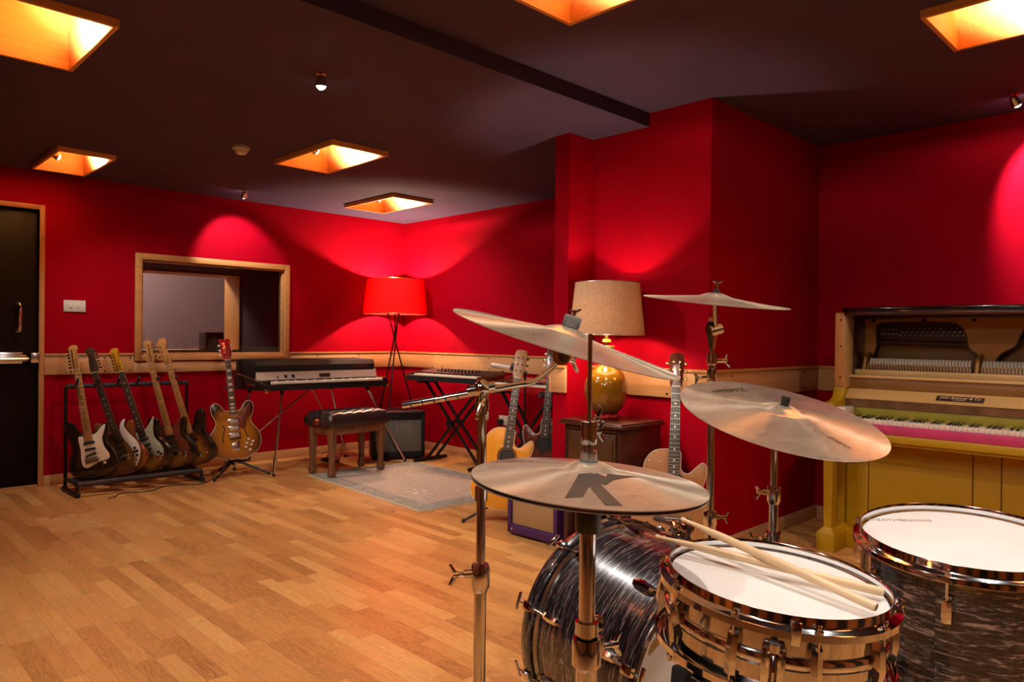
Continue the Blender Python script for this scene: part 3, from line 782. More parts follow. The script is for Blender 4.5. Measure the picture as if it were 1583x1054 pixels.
    for (x, z) in knobs:
        m = MB(); m.lathe([(0, .012), (.008, .012), (.0095, .0), (0, 0)], 18, Matrix.Translation((x * flip, yf, z)) @ Matrix.Rotation(PI / 2, 4, 'X')); m.build('knob', kmat, g)
    return g, f, yf, mw

FB = (-.42, -.91, .05)       # the way the guitars on the rack look
grp = 'electric guitars on the rack'
guitar('electric guitar with cream pickguard and maple neck, first on the rack', 'guitar', (1.503, 5.72, .112), (1.427, 5.950, 0.962), (-.55, -.82, .1), grp,
       bmat='burst_back', guard=SGUARD, gmat='cream', knobs=((.052, .13), (.068, .105), (.081, .08)), kmat='cream')
guitar('copper edged electric guitar with a white crescent pickguard, second on the rack', 'guitar', (1.735, 5.72, .112), (1.512, 5.950, 0.993), (-.74, -.66, .1), grp,
       bmat='burst_cop', smat='copper', guard=CRES, gmat='white_plastic', neck='rosewood', board='rosewood', flip=1, hflip=-1, pick='strat', knobs=((.098, .16), (.090, .135), (.108, .135), (.098, .105)), kmat='black_plastic', dots='pearl')
guitar('sunburst electric guitar with amber headstock and aged white pickguard, middle of the rack', 'guitar', (1.905, 5.72, .112), (1.693, 5.950, 0.983), (-.74, -.66, .1), grp,
       bmat='burst_3t', guard=TGUARD, gmat='mint', neck='maple_dark', board='rosewood', flip=1, hflip=1, pick='strat', knobs=((.075, .12), (.09, .10)), kmat='black_plastic', dots='pearl')
guitar('red brown electric guitar with maple neck and tuners on the right, fourth on the rack', 'guitar', (2.08, 5.72, .112), (1.904, 5.950, 1.064), (-.74, -.66, .1), grp,
       bmat='burst_red', guard=TGUARD, gmat='mahogany', hflip=-1, pick='strat', knobs=((.085, .10), (.1, .13)), kmat='chrome', scale_len=.69)
guitar('black sunburst bass guitar with four large tuners, last on the rack beside the single stand', 'bass guitar', (2.235, 5.72, .112), (2.015, 5.950, 1.100), (-.74, -.66, .1), grp,
       bmat='burst_3t', guard=None, flip=-1, hs='bass', tun='bass', pick='bassp', knobs=((-.085, .15), (-.095, .115), (-.09, .08)), kmat='chrome', scale_len=.72, bridge_z=.09, frets=18, name='bass_guitar')

# the rack itself
rk = thing('guitar_rack', 'black tubular guitar rack holding five guitars on the floor by the door', 'guitar rack', (0, 0, 0))
x0, x1, yf_, yb = 1.36, 2.20, 5.62, 5.93
for x in (x0, x1):
    m = MB(); m.tube([(x - .01, yb + .02, .014), (x, yf_ - .02, .014)], .014, 10); m.build('foot', 'black_metal', rk)
    m = MB(); m.tube([(x, yb, .014), (x, yb, .70), (x, yb - .005, .735), (x + (.03 if x == x0 else -.03), yb - .01, .742)], .012, 10); m.build('post', 'black_metal', rk)
    m = MB(); m.tube([(x, yf_, .014), (x, yf_, .085)], .012, 10); m.build('riser', 'black_metal', rk)
    for y in (yf_ - .02, yb + .02):
        m = MB(); m.cyl((x, y, 0), (x, y, .03), .017, n=12); m.build('rubber_foot', 'black_matte', rk)
m = MB(); m.cyl((x0, yf_, .085), (x1, yf_, .085), .019, n=16); m.build('front_rail', 'black_foam', rk)
m = MB(); m.cyl((x0, 5.80, .085), (x1, 5.80, .085), .019, n=16); m.build('rear_rail', 'black_foam', rk)
for x in (x0, x1):
    m = MB(); m.tube([(x, yf_, .085), (x, yb, .085)], .010, 8); m.build('side_bar', 'black_metal', rk)
m = MB(); m.cyl((x0, yb - .01, .742), (x1, yb - .01, .742), .016, n=16); m.build('top_rail', 'black_foam', rk)
for k in range(6):
    x = x0 + .06 + k * .135
    m = MB(); m.tube([(x, yb - .02, .75), (x - .01, yb - .075, .765), (x - .012, yb - .11, .80)], .009, 8); m.build('neck_peg', 'black_foam', rk)

# 335 on its own stand
g335, f, yf, mw = guitar('amber sunburst semi hollow electric guitar with a red headstock, on its own floor stand', 'guitar', (2.490, 5.66, .135), (2.452, 5.83, 1.135), (-.12, -.99, .12), None,
       body='es', bmat='burst_335', smat='mahogany', neck='mahogany', board='rosewood', hs='open', hmat='red_gloss', tun='3x3', tmat='pearl', scale_len=.628, bridge_z=.165, pick='hum3',
       knobs=((.10, .145), (.135, .125), (.085, .115), (.12, .10), (.075, .085), (.105, .06)), kmat='pearl', binding='cream', dots='block', thick=.05)
for sg in (-1, 1):
    m = MB(); m.tube(spline([(sg * .092, f - .0006, .27), (sg * .076, f - .0006, .25), (sg * .088, f - .0006, .20), (sg * .10, f - .0006, .16), (sg * .085, f - .0006, .145)], 4, False), [.002] * 3 + [.004] * 10 + [.002] * 4, 8); m.build('sound_hole', 'black_matte', g335)
    for (x, z) in ((.082, .268), (.094, .148)):
        m = MB(); m.cyl((sg * x, f - .0008, z), (sg * x, f + .001, z), .007, n=14); m.build('sound_hole', 'black_matte', g335)
m = MB(); m.prism(sc(spline([(3, 36), (8, 37), (13, 43.5), (14.6, 41), (13.8, 36), (10, 30), (9, 25), (5, 24)], 4)), f - .003, f, .0008); m.build('pickguard', 'mahogany', g335)
m = MB(); m.box(-.045, .045, f - .012, f, .158, .168, .002); m.build('bridge', 'black_metal', g335)
m = MB(); m.prism([(-.03, .06), (.028, .07), (.034, .145), (-.03, .125)], f - .006, f - .003, .001); m.build('tailpiece', 'chrome_dull', g335)

def tubular_stand(label, c, rz, h, yoke=True):
    s = thing('guitar_stand', label, 'guitar stand', c, rz)
    for a in (-145, -35, 90):
        m = MB(); m.tube([(0, 0, .12), (.06 * math.cos(R_(a)), .06 * math.sin(R_(a)), .10), (.27 * math.cos(R_(a)), .27 * math.sin(R_(a)), .012)], .009, 8)
        lg = m.build('leg', 'black_metal', s)
        m = MB(); m.sphere((.27 * math.cos(R_(a)), .27 * math.sin(R_(a)), .013), .013, 10); m.build('rubber_foot', 'black_matte', lg)
    m = MB(); m.cyl((0, .02, .08), (0, .10, h), .009, n=12); m.build('pole', 'black_metal', s)
    for sg in (-1, 1):
        m = MB(); m.tube([(0, .01, .125), (sg * .06, .0, .11), (sg * .085, -.03, .115), (sg * .085, -.085, .125), (sg * .085, -.095, .15)], .008, 8); m.build('cradle_arm', 'black_foam', s)
    if not yoke: return s
    m = MB(); m.tube([(-.05, .06, h), (-.045, .10, h), (0, .105, h), (.045, .10, h), (.05, .06, h)], .008, 8); m.build('neck_yoke', 'black_foam', s)
    return s
tubular_stand('black tripod stand carrying the amber semi hollow guitar', (2.49, 5.70, 0), 0, .70)

# acoustics
def acoustic(label, B, Tp, Nn, bmat, smat='mahogany', hmat='mahogany', tmat='brass', neck='mahogany', letters=False, guard=False, flip=1, cat='guitar'):
    g, f, yf, mw = guitar(label, cat, B, Tp, Nn, None, body='acou', bmat=bmat, smat=smat, neck=neck, board='rosewood', hs='gibson', hmat=hmat, tun='3x3', tmat=tmat,
                      scale_len=.648, bridge_z=.165, pick=None, thick=.105, binding='cream', dots='pearl', frets=20, name='acoustic_guitar', flip=flip)
    m = MB(); m.cyl((0, f - .0008, .325), (0, f + .002, .325), .05, n=40); m.build('sound_hole', 'black_matte', g)
    m = MB(); m.lathe([(.053, 0), (.053, .0012), (.061, .0012), (.061, 0)], 40, Matrix.Translation((0, f, .325)) @ Matrix.Rotation(PI / 2, 4, 'X'), True); m.build('rosette', 'cabinet_wood', g)
    m = MB(); m.prism(sc(spline([(-9, 16.8), (-5, 17.6), (5, 17.6), (9, 16.8), (8.6, 15.2), (4, 14.4), (0, 13.2), (-4, 14.4), (-8.6, 15.2)], 4)), f - .009, f, .002); br = m.build('bridge', 'rosewood', g)
    m = MB(); m.box(-.038, .038, f - .012, f - .008, .165, .168); m.build('saddle', 'ivory', br)
    for k in range(6):
        m = MB(); m.sphere((-.027 + k * .0108, f - .0105, .155), .003, 8); m.build('bridge_pin', 'pearl', br)
    return g
acoustic('amber acoustic guitar with a cutaway, left of the purple amplifier', (3.085, 3.225, .07), (3.265, 3.228, 1.08), (-.80, -.60, .15), 'spruce_amber', tmat='black_plastic', hmat='spruce_pale', neck='rosewood')
acoustic('pale natural acoustic guitar with gold tuners, right of the dark side cabinet', (3.045, 1.975, .085), (3.235, 2.080, 1.085), (-.84, -.54, .17), 'spruce_pale', tmat='brass')
acoustic('dark red acoustic guitar with white tuners, half hidden behind the wall end', (3.63, 3.40, .08), (3.74, 3.40, 1.07), (-.80, -.58, .12), 'mahogany', smat='mahogany', hmat='mahogany', tmat='pearl', flip=-1)
tubular_stand('black tripod stand under the amber acoustic guitar', (3.14, 3.26, 0), -53 * PI / 180, .40, False)
tubular_stand('black tripod stand under the pale acoustic guitar', (3.10, 2.01, 0), -57 * PI / 180, .40, False)
tubular_stand('black tripod stand with a neck yoke under the dark red acoustic guitar', (3.685, 3.42, 0), -54 * PI / 180, .74)
# ------------------------------------------------------------------ keyboards, bench, lamps, amplifiers
# stage piano: root at front left corner of the case, x along it, y to the wall
ep = thing('electric_piano', 'black stage electric piano with a silver control panel on chrome legs, under the window', 'electric piano', (2.60, 5.385, 0), 0)
Wp = 1.14
m = MB(); m.prism([(0, .685), (.58, .672), (.58, .80), (.52, .80), (.03, .735), (0, .735)], 0, Wp, .004, Matrix(((0, 1, 0, 0), (1, 0, 0, 0), (0, 0, 1, 0), (0, 0, 0, 1)))); cs = m.build('case', 'black_tolex', ep)
m = MB(); m.box(.0, Wp, -.004, .0, .722, .738, .001); m.build('front_trim', 'black_gloss', cs)
for x in (-.003, Wp + .003):
    m = MB(); m.tube([(x, 0, .74), (x, .03, .74), (x, .50, .803)], .004, 6); m.build('edge_trim', 'chrome_dull', cs)
for x in (.004, Wp - .004):
    for y in (.0, .575):
        m = MB(); m.box(x - .012, x + .012, y - .008, y + .012, .672, .70, .003); m.build('corner_cap', 'brass', cs)
m = MB(); m.box(-.004, .0, .2, .34, .71, .728, .002); m.build('carry_handle', 'brass', cs)
# keys, then the cheek blocks
m = MB(); m.box(.045, Wp - .045, .012, .16, .735, .756, .002)
wk = m.build('white_keys', 'ivory', ep); tag(wk, kind='stuff')
m = MB()
for k in range(42):
    if k % 7 in (2, 6): continue
    x = .045 + (k + 1) * (Wp - .09) / 43
    m.box(x - .006, x + .006, .06, .155, .754, .767, .002)
tag(m.build('black_keys', 'black_gloss', ep), kind='stuff')
for x in (.0, Wp - .043):
    m = MB(); m.box(x, x + .043, .01, .16, .735, .765, .004); m.build('cheek_block', 'black_gloss', ep)
PX = Matrix(((0, 1, 0, 0), (1, 0, 0, 0), (0, 0, 1, 0), (0, 0, 0, 1)))
m = MB(); m.prism([(.16, .735), (.19, .835), (.20, .835), (.20, .735)], .005, Wp - .005, .001, PX); pn = m.build('control_panel', 'silver_panel', ep)
q = Matrix.Rotation(R_(-17), 4, 'X')
for x in (.25, .315):
    m = MB(); m.lathe([(0, .018), (.010, .018), (.013, .0), (0, 0)], 20, Matrix.Translation((x, .174, .79)) @ Matrix.Rotation(PI / 2, 4, 'X')); m.build('knob', 'black_gloss', pn)
m = MB(); m.cyl((.18, .165, .785), (.18, .176, .785), .006, n=12); m.build('jack', 'black_metal', pn)
m = MB(); m.box(.56, .66, .168, .178, .775, .805, .001); m.build('badge', 'plate_dark', pn)
m = MB(); m.prism([(.185, .836), (.178, .88), (.20, .918), (.50, .925), (.55, .905), (.56, .80), (.40, .785), (.2, .765)], 0, Wp - .02, .008, PX); lid = m.build('lid', 'black_tolex', ep, 30)
text_mesh('maker_script', 'Rhodes', .045, 'chrome_dull', lid, Matrix.Translation((.96, .176, .868)) @ Matrix.Rotation(R_(82), 4, 'X'), shear=.3)
# legs
def leg(p0, p1, r=.0105):
    m = MB(); m.cyl(p0, p1, r, r * .9, 12); lg = m.build('leg', 'chrome', ep)
    p0 = Vector(p0); p1 = Vector(p1); d = (p1 - p0)
    m = MB(); m.cyl(p0 + d * .80, p0 + d * .84, r * 1.6, n=12); m.build('collar', 'chrome_dull', lg)
    m = MB(); m.cyl(p1 - d * .02, p1 + d * .004, r * 1.25, n=12); m.build('rubber_tip', 'black_matte', lg)
    m = MB(); m.cyl(p0, p0 + d * .05, r * 1.5, n=12); m.build('socket', 'black_metal', lg)
leg((.175, .08, .682), (.10, .06, .006)); leg((Wp - .16, .10, .682), (Wp + .16, -.055, .006))
leg((.10, .50, .675), (-.02, .52, .006)); leg((Wp - .28, .50, .675), (Wp - .10, .52, .006))
m = MB(); m.cyl((.55, .30, .67), (-.02, .46, .18), .006, n=10); m.cyl((.56, .30, .67), (Wp - .25, .50, .27), .006, n=10); m.cyl((.555, .30, .655), (.555, .30, .685), .03, n=14); m.build('brace', 'chrome_dull', ep)
pd = thing('sustain_pedal', 'small dark pedal on the floor under the electric piano', 'pedal', (3.42, 5.80, 0), .1)
m = MB(); m.box(-.07, .07, -.05, .05, 0, .03, .004); m.build('base', 'black_metal', pd)
m = MB(); m.box(-.03, .03, -.10, .03, .032, .05, .004, M4=Matrix.Rotation(R_(6), 4, 'X')); m.build('treadle', 'chrome_dull', pd)

# rug
RM = (3.425, 4.52, 0); ra = .035
rug = thing('rug', 'faded grey and beige patterned rug with a fringe, lying on the oak floor', 'rug', (3.405, 4.50, 0), R_(-2.6))
bm = MB(); bm.box(-.525, .525, -.79, .79, .0005, .005, .002); bm.build('pile', 'rug', rug)
for sy in (-1, 1):
    m = MB()
    for k in range(90):
        x = -.52 + k * 1.04 / 89 + random.uniform(-.003, .003); y = sy * .79
        a = random.uniform(-.5, .5); l = random.uniform(.028, .052)
        m.tube([(x, y, .005), (x + a * .01, y + sy * l * .5, .0045), (x + a * .03, y + sy * l, .0025)], .0024, 4)
    tag(m.build('fringe', 'fringe', rug), kind='stuff')

# bench
bn = thing('piano_bench', 'buttoned dark leather piano bench with carved wooden legs, standing on the edge of the rug', 'bench', (3.24, 5.235, .004), R_(5))
m = MB()
nx, ny = 36, 22; hx_, hy_ = .29, .17
def seat_h(x, y):
    e = min(1, (hx_ - abs(x)) / .035) if abs(x) < hx_ else 0; e2 = min(1, (hy_ - abs(y)) / .035) if abs(y) < hy_ else 0
    h = .028 * math.sqrt(max(0, 1 - (1 - e) ** 2)) * math.sqrt(max(0, 1 - (1 - e2) ** 2))
    bx_, by_ = .0967, .085
    u = (x / bx_) ; v = (y / by_)
    d = min(math.hypot((u - round(u)) * bx_, (v - round(v)) * by_), math.hypot((u - math.floor(u) - .5) * bx_, (v - math.floor(v) - .5) * by_))
    return .485 + h + .017 * min(1, d / .035) - .016
G = [[m.bm.verts.new((-hx_ + 2 * hx_ * i / nx, -hy_ + 2 * hy_ * j / ny, seat_h(-hx_ + 2 * hx_ * i / nx, -hy_ + 2 * hy_ * j / ny))) for j in range(ny + 1)] for i in range(nx + 1)]
for i in range(nx):
    for j in range(ny): m.bm.faces.new((G[i][j], G[i + 1][j], G[i + 1][j + 1], G[i][j + 1]))
bd = [G[i][0] for i in range(nx + 1)] + [G[nx][j] for j in range(1, ny + 1)] + [G[i][ny] for i in range(nx - 1, -1, -1)] + [G[0][j] for j in range(ny - 1, 0, -1)]
prev = bd
for (dz, gx) in ((-.02, .008), (-.05, .010), (-.075, .004)):
    cur = [m.bm.verts.new((v.co.x + gx * (1 if v.co.x > 0 else -1) * (abs(v.co.x) / hx_) ** 6, v.co.y + gx * (1 if v.co.y > 0 else -1) * (abs(v.co.y) / hy_) ** 6, .479 + dz)) for v in bd]
    for i in range(len(bd)): m.bm.faces.new((prev[i], prev[(i + 1) % len(bd)], cur[(i + 1) % len(bd)], cur[i]))
    prev = cur
m.bm.faces.new(prev[::-1])
seat = m.build('seat', 'leather', bn, 70)
for i in range(-2, 3):
    for j in (-1, 0, 1):
        m = MB(); m.sphere((i * .0967, j * .085, .479), .007, 10, sc=(1, 1, .5)); m.build('button', 'leather', seat)
m = MB(); m.box(-.27, .27, -.155, -.135, .335, .405, .003); m.box(-.27, .27, .135, .155, .335, .405, .003); m.box(-.27, -.25, -.135, .135, .335, .405, .003); m.box(.25, .27, -.135, .135, .335, .405, .003)
m.build('apron', 'bench_wood', bn)
for sx in (-1, 1):
    for sy in (-1, 1):
        prof = [(.405, .030), (.34, .030), (.26, .027), (.18, .022), (.11, .019), (.07, .021), (.045, .028), (.03, .030), (.012, .024), (0, .022)]
        rings = []
        for z, hw in prof:
            rings.append([Vector((sx * .245 + a * hw, sy * .13 + b * hw, z)) for a, b in ((-1, -.7), (-.7, -1), (.7, -1), (1, -.7), (1, .7), (.7, 1), (-.7, 1), (-1, .7))])
        m = MB(); m.ring_loft(rings); m.build('leg', 'bench_wood', bn)
m = MB(); m.cyl((-.305, -.02, .435), (-.335, -.02, .435), .026, .022, n=20); m.cyl((-.29, -.02, .435), (-.305, -.02, .435), .012, n=12); m.build('height_knob', 'copper', bn)

# grey amplifier
def amp(name, label, mw, Wd, Hh, Dp, tol, gril, leg_=0, strip=True, foot=.02):
    a = thing(name, label, 'amplifier', mw=mw)
    m = MB()
    t_ = .028; z0 = foot
    m.box(0, Wd, .03, Dp, z0, z0 + Hh, .008)
    m.box(0, t_, 0, .04, z0, z0 + Hh, .006); m.box(Wd - t_, Wd, 0, .04, z0, z0 + Hh, .006); m.box(0, Wd, 0, .04, z0, z0 + .05, .006); m.box(0, Wd, 0, .04, z0 + Hh - t_, z0 + Hh, .006)
    m.build('cabinet', tol, a)
    top = z0 + Hh - t_ - (.05 if strip else 0)
    m = MB(); m.box(t_ + .003, Wd - t_ - .003, .012, .031, z0 + .053, top - .002, .002); m.build('grille', gril, a)
    if strip:
        m = MB(); m.box(t_, Wd - t_, .008, .031, top, top + .048, .002); st = m.build('control_strip', 'black_metal', a)
        for k in range(7):
            m = MB(); m.cyl((.08 + k * (Wd - .16) / 6, .008, top + .024), (.08 + k * (Wd - .16) / 6, -.006, top + .024), .008, n=12); m.build('knob', 'black_gloss', st)
    for x in (.05, Wd - .05):
        for y in (.05, Dp - .05):
            m = MB(); m.cyl((x, y, 0), (x, y, z0 + .003), .014, n=12); m.build('rubber_foot', 'black_matte', a)
    m = MB(); m.tube([(Wd / 2 - .1, Dp / 2, z0 + Hh), (Wd / 2 - .09, Dp / 2, z0 + Hh + .02), (Wd / 2 + .09, Dp / 2, z0 + Hh + .02), (Wd / 2 + .1, Dp / 2, z0 + Hh)], .007, 8); m.build('handle', 'black_matte', a)
    return a
amp('guitar_amplifier', 'black combo amplifier with a grey grille on the floor beneath the red floor lamp', Matrix.Translation((3.69, 5.545, 0)) @ Matrix.Rotation(R_(-26), 4, 'Z'), .48, .42, .22, 'black_tolex', 'grille_grey')
pa = amp('guitar_amplifier', 'small purple amplifier with a tan grille on the floor in front of the wall end', Matrix.Translation((2.905, 2.985, 0)) @ Matrix.Rotation(R_(-88), 4, 'Z'), .37, .36, .19, 'purple_tolex', 'grille_tan', strip=False, foot=.012)
for (x, z) in ((.035, .037), (.335, .037)):
    m = MB(); m.sphere((x, .0, z), .006, 10, sc=(1, .4, 1)); m.build('screw', 'brass', pa)

# red tripod floor lamp
fx, fy = 4.155, 5.872
fl = thing('floor_lamp', 'tripod floor lamp with a glowing red drum shade in the far corner', 'floor lamp', (fx, fy, 0))
zt_, zb_ = 1.679, 1.344
m = MB(); m.lathe([(.311, zb_), (.273, zt_), (.2715, zt_), (.3095, zb_)], 64, closed=True); sh = m.build('shade', 'shade_red', fl, 60)
m = MB(); m.tube([(.3105 * math.cos(2 * PI * i / 48), .3105 * math.sin(2 * PI * i / 48), zb_) for i in range(48)], .003, 6, True); m.tube([(.2725 * math.cos(2 * PI * i / 48), .2725 * math.sin(2 * PI * i / 48), zt_) for i in range(48)], .003, 6, True)
for a in (0, 120, 240): m.cyl((0, 0, zt_ - .06), (.272 * math.cos(R_(a)), .272 * math.sin(R_(a)), zt_ - .004), .002, n=6)
m.build('shade_ring', 'brass', sh)
xz = 1.10
for k, a in enumerate((100, 218, 335)):
    ca, sa = math.cos(R_(a)), math.sin(R_(a)); ox = .012 * math.cos(R_(a + 90)); oy = .012 * math.sin(R_(a + 90))
    m = MB(); m.cyl((.30 * ca, .30 * sa, .004), (-.075 * ca + ox, -.075 * sa + oy, 1.38), .0075, n=10); lg = m.build('leg', 'black_metal', fl)
    m = MB(); m.cyl((.301 * ca, .301 * sa, 0), (.299 * ca, .299 * sa, .018), .011, n=10); m.build('rubber_tip', 'black_matte', lg)
m = MB(); m.cyl((0, 0, 1.10), (0, 0, 1.44), .008, n=12); m.cyl((0, 0, 1.37), (0, 0, 1.385), .08, n=24); m.build('lamp_stem', 'black_metal', fl)
m = MB(); m.sphere((0, 0, 1.50), .03, 16); m.cyl((0, 0, 1.43), (0, 0, 1.48), .013, n=12); m.build('bulb', 'bulb_soft', fl)
add_light('floor_lamp_bulb', 'POINT', (fx, fy, 1.545), 115, (1, .72, .45), size=.03)

# cabinet and table lamp
cb = thing('side_cabinet', 'dark wooden side cabinet with one drawer, carrying the table lamp', 'cabinet', (2.905, 2.575, 0), -PI / 2)
Wc, Dc, Hc = .39, .36, .70      # local x runs towards world -y, local y towards the wall
m = MB()
m.box(.01, .035, .015, Dc, 0, Hc - .025, .002); m.box(Wc - .035, Wc - .01, .015, Dc, 0, Hc - .025, .002); m.box(.035, Wc - .035, Dc - .015, Dc, .03, Hc - .025)
m.box(.035, Wc - .035, .015, .03, Hc - .05, Hc - .025, .002); m.box(.035, Wc - .035, .015, Dc, .45, .465, .002); m.box(.035, Wc - .035, .015, Dc, .05, .07, .002); m.box(.035, Wc - .035, .02, .03, 0, .05, .002)
m.build('carcass', 'cabinet_wood', cb)
m = MB(); m.box(-.015, Wc + .015, -.012, Dc + .01, Hc - .025, Hc - .008, .006); m.box(-.005, Wc + .005, -.002, Dc + .005, Hc - .008, Hc, .004); m.build('top', 'cabinet_wood', cb)
m = MB(); m.box(.04, Wc - .04, .008, .20, .472, Hc - .055, .004); dr = m.build('drawer', 'drawer_wood', cb)
m = MB(); m.box(.055, Wc - .055, .002, .009, .49, Hc - .072, .005); m.build('raised_panel', 'drawer_wood', dr)
m = MB(); m.lathe([(0, .028), (.012, .026), (.014, .018), (.006, .008), (.008, 0), (0, 0)], 16, Matrix.Translation((Wc / 2, .002, .56)) @ Matrix.Rotation(PI / 2, 4, 'X')); m.build('knob', 'brass', dr)
pc = thing('ceramic_pot', 'small pinkish pot inside the open shelf of the side cabinet', 'pot', (2.98, 2.50, .4655))
# the pot stands on the shelf board
pc.location = (3.0, 2.44, .0705)
m = MB(); m.lathe([(0, 0), (.03, 0), (.045, .28), (.052, .345), (.047, .345), (.040, .28), (.026, .01), (0, .01)], 28); m.build('body', 'ivory', pc)

lx_, ly_ = 3.09, 2.425
tl = thing('table_lamp', 'ochre ceramic table lamp with a beige linen shade on the dark side cabinet', 'table lamp', (lx_, ly_, Hc))
vp = [(0, .0), (.05, 0), (.055, .012), (.045, .02), (.07, .04), (.098, .075), (.114, .12), (.117, .165), (.108, .21), (.085, .25), (.056, .275), (.045, .295), (.043, .34), (.045, .385), (.036, .39), (0, .39)]
m = MB(); m.lathe([tuple(p) for p in spline(vp[4:15], 4, False)] + [(0, .39)], 48); ba = m.build('vase_base', 'vase', tl, 60)
m = MB(); m.lathe([(0, 0), (.062, 0), (.068, .010), (.058, .022), (.065, .034), (.0, .04)], 32)
for k in range(8): m.sphere((.062 * math.cos(k * PI / 4), .062 * math.sin(k * PI / 4), .014), .013, 10)
m.build('foot_ring', 'red_gloss', tl)
m = MB(); m.cyl((0, 0, .385), (0, 0, .46), .012, n=14); m.lathe([(0, .43), (.022, .425), (.026, .41), (.0, .405)], 20); m.build('lamp_stem', 'brass', tl)
zb2, zt2 = 1.148 - Hc, 1.425 - Hc
m = MB(); m.lathe([(.202, zb2), (.172, zt2), (.1705, zt2), (.2005, zb2)], 72, closed=True); sh = m.build('lamp_shade', 'shade_linen', tl, 60)
m = MB()
for r_, z_ in ((.2015, zb2), (.1715, zt2)): m.tube([(r_ * math.cos(2 * PI * i / 60), r_ * math.sin(2 * PI * i / 60), z_) for i in range(60)], .0025, 6, True)
for a in (0, 120, 240): m.cyl((0, 0, zt2 - .02), (.171 * math.cos(R_(a)), .171 * math.sin(R_(a)), zt2 - .003), .0018, n=6)
m.cyl((0, 0, .45), (0, 0, zt2 - .018), .003, n=6)
m.build('shade_ring', 'steel', sh)
m = MB(); m.sphere((0, 0, .535), .03, 16); m.cyl((0, 0, .455), (0, 0, .51), .013, n=12); m.build('bulb', 'bulb_soft', tl)
add_light('table_lamp_bulb', 'POINT', (lx_ - .045, ly_, Hc + .545), 24, (1, .74, .48), size=.03)

# x stands with synthesizers
def xstand(label, mw, Wd, h, sp):
    s = thing('keyboard_stand', label, 'keyboard stand', mw=mw)
    for sg in (-1, 1):
        for y in (-sp, sp):
            m = MB(); m.cyl((-sg * Wd / 2, y + sg * .014, .02), (sg * Wd / 2, y + sg * .014, h), .014, n=4); m.build('leg', 'black_metal', s)
        m = MB(); m.box(sg * Wd / 2 - .016, sg * Wd / 2 + .016, -.20, .20, 0, .03, .006); m.build('foot', 'black_metal', s)
        m = MB(); m.box(sg * Wd / 2 - .016, sg * Wd / 2 + .016, -.17, .17, h - .012, h + .012, .004); m.build('support_arm', 'black_foam', s)
    m = MB(); m.cyl((0, -sp - .03, h / 2 + .01), (0, sp + .03, h / 2 + .01), .012, n=12); m.cyl((.0, -sp - .028, h / 2 + .01), (0, -sp - .05, h / 2 + .01), .035, n=16); m.build('pivot', 'black_metal', s)
    return s
def synth(label, name, mw, Wd, Dp, h, kx0, panel, knobs):
    s = thing(name, label, 'keyboard', mw=mw)
    m = MB(); m.prism([(0, 0), (Dp, 0), (Dp, .095), (Dp - .02, .098), (.16, .072), (.15, .045), (0, .045)], 0, Wd, .003, PX); m.build('case', panel, s)
    for x in (-.012, Wd):
        m = MB(); m.prism([(-.004, -.003), (Dp, -.003), (Dp, .10), (Dp - .02, .105), (.15, .078), (0, .06)], x, x + .012, .003, PX); m.build('end_cheek', 'mahogany', s)
    m = MB(); m.box(kx0, Wd - .01, -.002, .148, .045, .062, .002); tag(m.build('white_keys', 'ivory', s), kind='stuff')
    m = MB()
    n = int((Wd - .01 - kx0) / .0235)
    for k in range(n - 1):
        if k % 7 in (2, 6): continue
        x = kx0 + (k + 1) * .0235; m.box(x - .006, x + .006, .05, .146, .060, .073, .002)
    tag(m.build('black_keys', 'black_gloss', s), kind='stuff')
    for (x, y) in knobs:
        z = .072 + (y - .16) / (Dp - .18) * .026
        m = MB(); m.lathe([(0, .018), (.0075, .018), (.009, 0), (0, 0)], 14, Matrix.Translation((x, y, z - .001))); m.build('knob', 'black_gloss', s)
        m = MB(); m.box(x - .0012, x + .0012, y - .006, y + .001, z + .0165, z + .0185); m.build('pointer', 'white_plastic', s)
    return s
kA = Matrix.Translation((3.92, 5.35, .735)) @ Matrix.Rotation(R_(-84), 4, 'Z')
synth('dark synthesizer covered in small knobs on a double braced stand beside the floor lamp', 'synthesizer', kA, .86, .34, 0, .10, 'black_plastic', [(.20 + .042 * k, .20 + .05 * j) for k in range(12) for j in range(2)])
xstand('black double braced X stand under the knobby synthesizer', Matrix.Translation((4.165, 4.93, 0)) @ Matrix.Rotation(R_(-84), 4, 'Z'), .66, .722, .055)
kB = Matrix.Translation((4.03, 4.36, .70)) @ Matrix.Rotation(R_(-88), 4, 'Z')
synth('keyboard with white keys behind the amber acoustic guitar, red light painted into its case', 'keyboard', kB, .66, .28, 0, .05, 'red_gloss', [])  # red case colour stands for red light falling on the top
xstand('black X stand under the keyboard behind the amber acoustic guitar', Matrix.Translation((4.16, 4.03, 0)) @ Matrix.Rotation(R_(-88), 4, 'Z'), .50, .687, .05)

# microphone on a stand behind the acoustic guitar
ms = thing('microphone_stand', 'thin black microphone stand behind the amber acoustic guitar', 'microphone stand', (4.17, 3.66, 0))
ms.location = (3.985, 3.915, 0)
m = MB(); m.cyl((0, 0, .02), (0, 0, .86), .008, n=12); m.build('pole', 'black_metal', ms)
m = MB(); m.lathe([(0, 0), (.075, 0), (.075, .012), (.03, .024), (0, .026)], 32); m.build('base', 'black_metal', ms)
m = MB(); m.cyl((0, 0, .845), (0, 0, .87), .010, n=12); m.cyl((0, 0, .86), (-.055, .010, .880), .008, n=12); m.build('clip', 'black_plastic', ms)
mc = thing('microphone', 'silver perforated microphone lying level in front of the oak dado board', 'microphone', mw=frame((3.93, 3.90, .885), (3.90, 4.24, .912), (-1, 0, 0)))
m = MB(); m.cyl((0, 0, -.02), (0, 0, .10), .016, .02, 20); m.build('handle', 'black_metal', mc)
